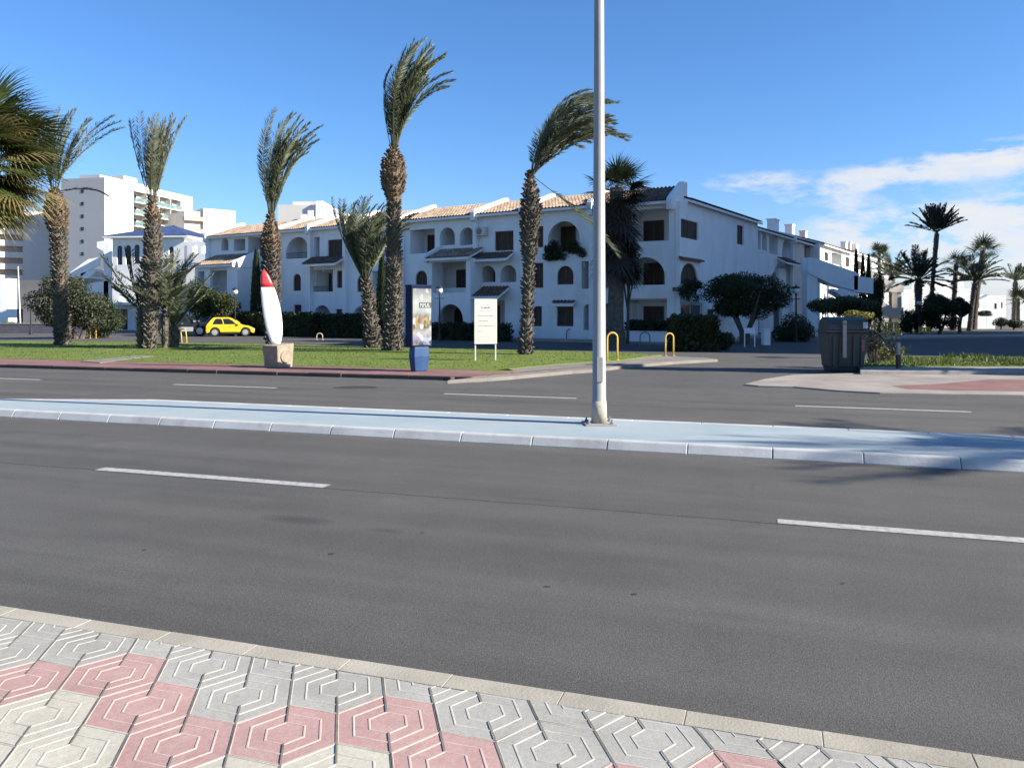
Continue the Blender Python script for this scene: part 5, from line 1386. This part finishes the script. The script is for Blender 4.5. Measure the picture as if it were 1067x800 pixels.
lid = MB(); lid.prism([(-.63, 1.232), (-.6, 1.38), (-.42, 1.53), (-.1, 1.60), (.25, 1.60), (.5, 1.5), (.61, 1.36), (.62, 1.232)], -.63, .63, 'x'); lid = lid.build('lid', cg, t, bevel=.03)
mb = MB(); mb.box(-.2, -.70, .42, -.075, -.635, 1.50); mb.build('lifting_bar', M('bar_grey', (.27, .255, .23), .6, .12, 5, .2), t, bevel=.01)
mb = MB(); mb.lathe([(.02, -.712), (.022, -.702)], 12, axis='y', c=(-.137, 0, 1.4)); mb.build('pin', black_iron, t)
stick = M('sticker_red', (.22, .08, .07), .5, .5, 30, 0); mb = MB(); mb.box(.43, -.628, .62, .52, -.605, .95); mb.build('reflector', stick, t)
mb = MB(); mb.add([(.50, -.36, 1.545), (.64, -.36, 1.40), (.64, -.2, 1.45), (.50, -.2, 1.6)], [(0, 1, 2, 3)]); 
mb = MB(); mb.box(.47, -.66, 1.27, .62, -.628, 1.45); mb.build('label_plate', M('label_blue', (.30, .42, .52), .5, .4, 14, 0), t)
for s_ in (-1, 1):
    mb = MB(); mb.lathe([(.05, -.56), (.1, -.55), (.1, -.47), (.05, -.46)], 14, axis='y', c=(s_*.42, 0, .10)); mb.build('wheel', black_iron, t)
# dry weeds beside it
def weed(name, label, u, v, Y, h, sp, mat, seed, n=34):
    rng = random.Random(seed); x = (u - CU)/FPX*Y; t = thing(name, label, 'plant', (x, Y, .1), 0, None)
    mb = MB(); ml = MB(); ml.raw = True
    for i in range(n):
        a = rng.uniform(0, 2*pi); r = sp*rng.random(); hh = h*rng.uniform(.4, 1)
        p = [(cos(a)*r*.15, sin(a)*r*.15, -.05), (cos(a)*r*.5, sin(a)*r*.5, hh*.55), (cos(a)*r + .1, sin(a)*r, hh)]
        mb.tube(p, [.008, .006, .003], 4)
        for k in range(10):
            f = rng.uniform(.3, 1); c = Vector(p[1]).lerp(Vector(p[2]), f); leaves(ml, [(c.x, c.y, c.z, .06, .06, .06)], 2, .05, rng)
    mb.build('stems', bark, t); ml.build('leaves', mat, t)
weed('weed_clump', 'scraggy dark shrub leaning out right beside the green container', 911, 372, 24.6, 1.5, .75, leaf_olive, 161, 46)
weed('weed_clump', 'yellowing weeds at the foot of the scraggy shrub on the verge', 921, 376, 26.0, .6, .8, leaf_yellow, 162, 40)
# marker post on verge kerb
p = place(936, 383.5, .13)
t = thing('marker_post', 'short dark marker post with a pale head on the verge kerb', 'post', (p[0], p[1], .13), .1)
mb = MB(); mb.box(-.05, -.05, -.02, .05, .05, .38); mb.build('shaft', M('rust', (.07, .045, .04), .8, .3, 10), t); mb = MB(); mb.box(-.045, -.045, .382, .045, .045, .72); mb.build('head', galv, t, bevel=.01)
# yellow frames
def barrier(label, u, v, Y, w, h, z0=0.12):
    x = (u - CU)/FPX*Y; t = thing('yellow_barrier', label, 'barrier', (x, Y, z0), .1, 'yellow barriers on the far pavement')
    fr = MB(); 
    for a in (-w/2, w/2 - .1): fr.box(a, -.05, 0, a + .1, .05, h)
    for z in (h - .12, h*.18): fr.box(-w/2 + .101, -.045, z, w/2 - .101, .045, z + .1)
    fr.build('frame', yellow_paint, t)
    n = max(2, int(w/.22)); 
    for k in range(1, n):
        xx = -w/2 + w*k/n; m_ = MB(); m_.box(xx - .05, -.03, h*.18 + .105, xx + .05, .03, h - .125); m_.build('bar', M('bar_ochre', (.36, .24, .05), .6, .3, 8), t)
barrier('yellow barred frame beside the cream staircase, behind the weeds', 929.5, 349, 55, 1.0, .95)
barrier('small yellow barred frame at the dark shrub, along from the larger one', 963, 349, 60, .9, .5)

# cars
def car(name, label, x, y, rz, L, W, H, paint, lower, spare=False, suv=False):
    t = thing(name, label, 'car', (x, y, 0), rz, 'cars parked by the terrace'); h = L/2
    rw = .30 if not suv else .36; gz = .22 if not suv else .36; belt = H*.60
    ax = (-h + L*.185, h - L*.19)
    # side outline with wheel arches
    def arch(c): return [(c + (rw+.05)*cos(a), rw + (rw+.05)*sin(a)) for a in [pi*i/8 for i in range(0, 9)]]
    low = [(h - .05, gz)] + [p for p in arch(ax[1])] + [p for p in arch(ax[0])] + [(-h + .06, gz)]
    if suv: up = [(-h, gz + .15), (-h + .01, belt), (-h + .25, belt + .05), (h - 1.25, belt + .05), (h - .1, belt - .05), (h, belt - .15), (h, gz + .15)]
    else: up = [(-h, gz + .2), (-h + .02, belt - .05), (-h + .1, belt + .02), (h - 1.0, belt + .02), (h - .45, belt - .07), (h - .12, belt - .2), (h, belt - .36), (h, gz + .15)]
    mb = MB(); mb.prism([(p[0], max(p[1], gz)) for p in low] + up, -W/2, W/2, 'y'); body = mb.build('body', paint, t, bevel=.05)
    # cabin
    if suv: base = (-h + .03, h - 1.35, -h + .1, h - 1.85)
    else: base = (-h + .06, h - .85, -h + .48, h - 1.62)
    i = .14; z0, z1 = belt + .0, H
    vs = []
    for (xa, xb, z, w) in ((base[0], base[1], z0, W/2 - .04), (base[2]*.6 + base[0]*.4, base[3]*.55 + base[1]*.45, z0 + (z1-z0)*.6, W/2 - .1), (base[2], base[3], z1 - .05, W/2 - .16), (base[2] + .12, base[3] - .15, z1, W/2 - .24)):
        vs += [(xa, -w, z), (xb, -w, z), (xb, w, z), (xa, w, z)]
    fs = []
    for r in range(3):
        for k in range(4): fs.append((r*4+k, r*4+(k+1) % 4, (r+1)*4+(k+1) % 4, (r+1)*4+k))
    fs += [(3, 2, 1, 0), (12, 13, 14, 15)]
    mb = MB(); mb.add(vs, fs); mb.build('cabin', paint, t, bevel=.02)
    gl = glass
    def lerp3(a, b_, f): return tuple(a[k] + (b_[k]-a[k])*f for k in range(3))
    A, B, C_, D = vs[0], vs[1], vs[9], vs[8]    # near side quad, belt to roof edge
    for sgn in (1, -1):
        def S(fx, fz, off=.012):
            lo = lerp3(A, B, fx); hi = lerp3(D, C_, fx); mid = lerp3(vs[4], vs[5], fx)
            p = lerp3(lo, mid, fz/.6) if fz < .6 else lerp3(mid, hi, (fz-.6)/.4)
            return (p[0], (p[1] - off)*sgn, p[2])
        for (a, b_) in (((.16, .47), (.51, .86)) if not suv else ((.08, .34), (.38, .64), (.68, .92))):
            m_ = MB(); m_.add([S(a, .10), S(b_, .10), S(b_, .6), S(b_ - .03, .9), S(a + .02, .9), S(a, .6)], [(0, 1, 2, 5), (5, 2, 3, 4)]); m_.build('side_window', gl, t)
    def E(i0, i1, i2, i3, off, nm):
        a, b_, c_, d = vs[i0], vs[i1], vs[i2], vs[i3]
        q = [lerp3(lerp3(a, b_, f), lerp3(d, c_, f), g) for f, g in ((.08, .1), (.92, .1), (.9, .92), (.1, .92))]
        m_ = MB(); m_.add([(p[0] + off, p[1], p[2]) for p in q], [(0, 1, 2, 3)]); m_.build(nm, gl, t)
    E(0, 3, 11, 8, -.035, 'rear_window'); E(1, 2, 10, 9, .035, 'windscreen')
    tyre = M('tyre', (.02, .02, .02), .8, .2, 10); rimm = M('alloy', (.5, .5, .5), .35, .08, 8, 0, metal=.6)
    for a in ax:
        for s_ in (-1, 1):
            w = MB(); y0, y1 = (W/2 - .19)*s_, (W/2 + .005)*s_
            w.lathe([(rw*.6, y0), (rw, y0 + .02*s_), (rw, y1 - .02*s_), (rw*.68, y1)], 20, axis='y', c=(a, 0, rw)); wh = w.build('wheel', tyre, t)
            r_ = MB(); r_.lathe([(rw*.66, y1 - .03*s_), (rw*.66, y1 + .004*s_), (rw*.2, y1 + .012*s_)], 14, axis='y', c=(a, 0, rw)); r_.build('rim', rimm, wh)
    for s_ in (-1, 1):
        m_ = MB(); m_.box(-h - .012, s_*(W/2 - .2) - .09, belt - .18, -h + .1, s_*(W/2 - .2) + .09, belt - .02); m_.build('tail_light', M('tail_red', (.35, .02, .02), .3), t)
        m_ = MB(); m_.box(h - .2, s_*(W/2 - .22) - .12, belt - .36, h + .006, s_*(W/2 - .22) + .12, belt - .25); m_.build('headlight', M('lamp_clear', (.6, .6, .6), .2), t)
        m_ = MB(); m_.box(h - 1.15, s_*(W/2 + .06) - .06, belt + .02, h - 1.03, s_*(W/2 + .06) + .06, belt + .13); m_.build('mirror', paint if not suv else lower, t)
        m_ = MB(); m_.box(-.05, s_*(W/2 + .004) - .012, belt - .1, .08, s_*(W/2 + .004) + .012, belt - .07); m_.build('door_handle', lower, t)
        m_ = MB(); m_.box(ax[0] + rw + .08, s_*(W/2 - .0) - .012, gz - .02, ax[1] - rw - .08, s_*(W/2 - .0) + .014, gz + (.08 if not suv else .3)); m_.build('sill', lower, t)
    m_ = MB(); m_.box(-h - .05, -W/2 + .05, gz - .04, -h + .12, W/2 - .05, gz + .17); m_.build('bumper', lower, t, bevel=.03)
    m_ = MB(); m_.box(-h - .018, -.26, gz + .22, -h + .1, .26, gz + .33); m_.build('number_plate', white_paint, t)
    if suv:
        m_ = MB(); m_.lathe([(.28, -.2), (.33, -.17), (.33, -.03), (.2, 0)], 18, axis='y'); m_.xform(Matrix.Translation((-h, 0, belt - .2)) @ Matrix.Rotation(pi/2, 4, 'Z') @ Matrix.Translation((0, .17, 0))); m_.build('spare_wheel', tyre, t)
carY = M('car_yellow', (.66, .46, .02), .28, .04, 2, 0, spec=.6); plastic = M('black_plastic', (.02, .02, .022), .6, .1)
Yc = 57.5; car('parked_car', 'small yellow hatchback parked beside the dark hedge', (240.5 - CU)/FPX*Yc, Yc, radians(16), 3.3, 1.52, 1.36, carY, plastic)
Yc = 58.5; car('parked_car', 'dark off-road car with silver sills parked behind the young palms', (192 - CU)/FPX*Yc, Yc, radians(12), 3.9, 1.7, 1.66, M('car_dark', (.016, .02, .024), .3, .1, 2, 0, spec=.6), M('silver_trim', (.36, .36, .34), .4, .1), suv=True)

# ------------------------------------------------------------------ sky, sun, camera
SUN_AZ = Vector((.958, -.287)); EL = radians(28)
sd = Vector((SUN_AZ.x*cos(EL), SUN_AZ.y*cos(EL), sin(EL))).normalized()
L = bpy.data.lights.new('sun', 'SUN'); L.energy = 5.0; L.angle = radians(.53); L.color = (1, .93, .82)
so = bpy.data.objects.new('sun', L); COL.objects.link(so); so.rotation_euler = sd.to_track_quat('Z', 'Y').to_euler(); so.location = (30, -10, 40)
w = bpy.data.worlds.new('World'); scene.world = w; w.use_nodes = True; nt = w.node_tree; nt.nodes.clear()
out = nt.nodes.new('ShaderNodeOutputWorld'); bg = nt.nodes.new('ShaderNodeBackground'); nt.links.new(bg.outputs[0], out.inputs[0])
sky = nt.nodes.new('ShaderNodeTexSky'); sky.sky_type = 'NISHITA'; sky.sun_disc = False; sky.sun_elevation = EL; sky.sun_rotation = atan2(SUN_AZ.x, SUN_AZ.y)
sky.air_density = 1.0; sky.dust_density = .3; sky.ozone_density = 3.0; sky.altitude = 10
bg.inputs[1].default_value = SKY_STR
tc = nt.nodes.new('ShaderNodeTexCoord'); sp = nt.nodes.new('ShaderNodeSeparateXYZ'); nt.links.new(tc.outputs['Generated'], sp.inputs[0])
def mth(op, a, b_=None):
    n = nt.nodes.new('ShaderNodeMath'); n.operation = op
    for i, x in enumerate((a, b_)):
        if x is None: continue
        if isinstance(x, (int, float)): n.inputs[i].default_value = x
        else: nt.links.new(x, n.inputs[i])
    return n.outputs[0]
az = mth('ARCTAN2', sp.outputs[0], sp.outputs[1]); el_ = mth('ARCSINE', sp.outputs[2])
cmb = nt.nodes.new('ShaderNodeCombineXYZ'); nt.links.new(mth('MULTIPLY', az, 9.0), cmb.inputs[0]); nt.links.new(mth('MULTIPLY', el_, 26.0), cmb.inputs[1])
nz = noise(nt, cmb.outputs[0], 1.0, 8, .62, .35); nz2 = noise(nt, cmb.outputs[0], 3.2, 6, .6)
tot = None
for (u, v, su, sv, amp) in ((785, 191, 38, 8, 1.0), (925, 186, 48, 9, 1.05), (1015, 166, 55, 9, 1.0), (1095, 160, 55, 14, 1.0), (905, 231, 55, 12, .85), (1030, 226, 60, 14, .85), (960, 252, 120, 10, .6), (1000, 285, 120, 10, .45), (850, 205, 50, 8, .45), (1150, 240, 90, 40, .9), (1300, 180, 120, 40, .9), (1060, 275, 80, 18, .55)):
    a0 = atan2(u - CU, FPX); e0 = atan2((HOR - v), sqrt(FPX**2 + (u-CU)**2)); k = 1/sqrt(1 + ((u-CU)/FPX)**2)
    sa, se = su/FPX*k*k, sv/FPX*k
    dx = mth('DIVIDE', mth('SUBTRACT', az, a0), sa); dy = mth('DIVIDE', mth('SUBTRACT', el_, e0), se)
    g = mth('MULTIPLY', mth('EXPONENT', mth('MULTIPLY', mth('ADD', mth('POWER', dx, 2.0), mth('POWER', dy, 2.0)), -.5)), amp)
    tot = g if tot is None else mth('ADD', tot, g)
nn = mth('ADD', mth('MULTIPLY', nz, .75), mth('MULTIPLY', nz2, .3))
dens = mth('MULTIPLY', tot, mth('SUBTRACT', mth('MULTIPLY', nn, 3.8), 1.45))
cl = ramp(nt, dens, [(.14, 0), (.5, .75), (1.0, .95)])
hfac = mth('POWER', mth('SUBTRACT', 1.0, mth('MAXIMUM', sp.outputs[2], 0.0)), 9.0)
skyc = mixc(nt, 1.0, sky.outputs[0], mixc(nt, hfac, (.47, .73, 1.0), (.76, .74, .98)), 'MULTIPLY')
colr = mixc(nt, cl, skyc, (CLOUD, CLOUD*1.01, CLOUD*1.03)); nt.links.new(colr, bg.inputs[0])

cam = bpy.data.cameras.new('camera'); cam.sensor_width = 36; cam.lens = FPX/1067*36; cam.shift_y = -(400 - HOR)/1067; cam.clip_end = 6000; cam.clip_start = .05
co = bpy.data.objects.new('camera', cam); COL.objects.link(co); co.location = (0, 0, CAMH); co.rotation_euler = (radians(90), 0, 0)
scene.camera = co
vs = scene.view_settings; vs.view_transform = 'Standard'; vs.look = 'None'; vs.gamma = 1; vs.exposure = EXPO; vs.use_curve_mapping = False
scene.cycles.max_bounces = 6
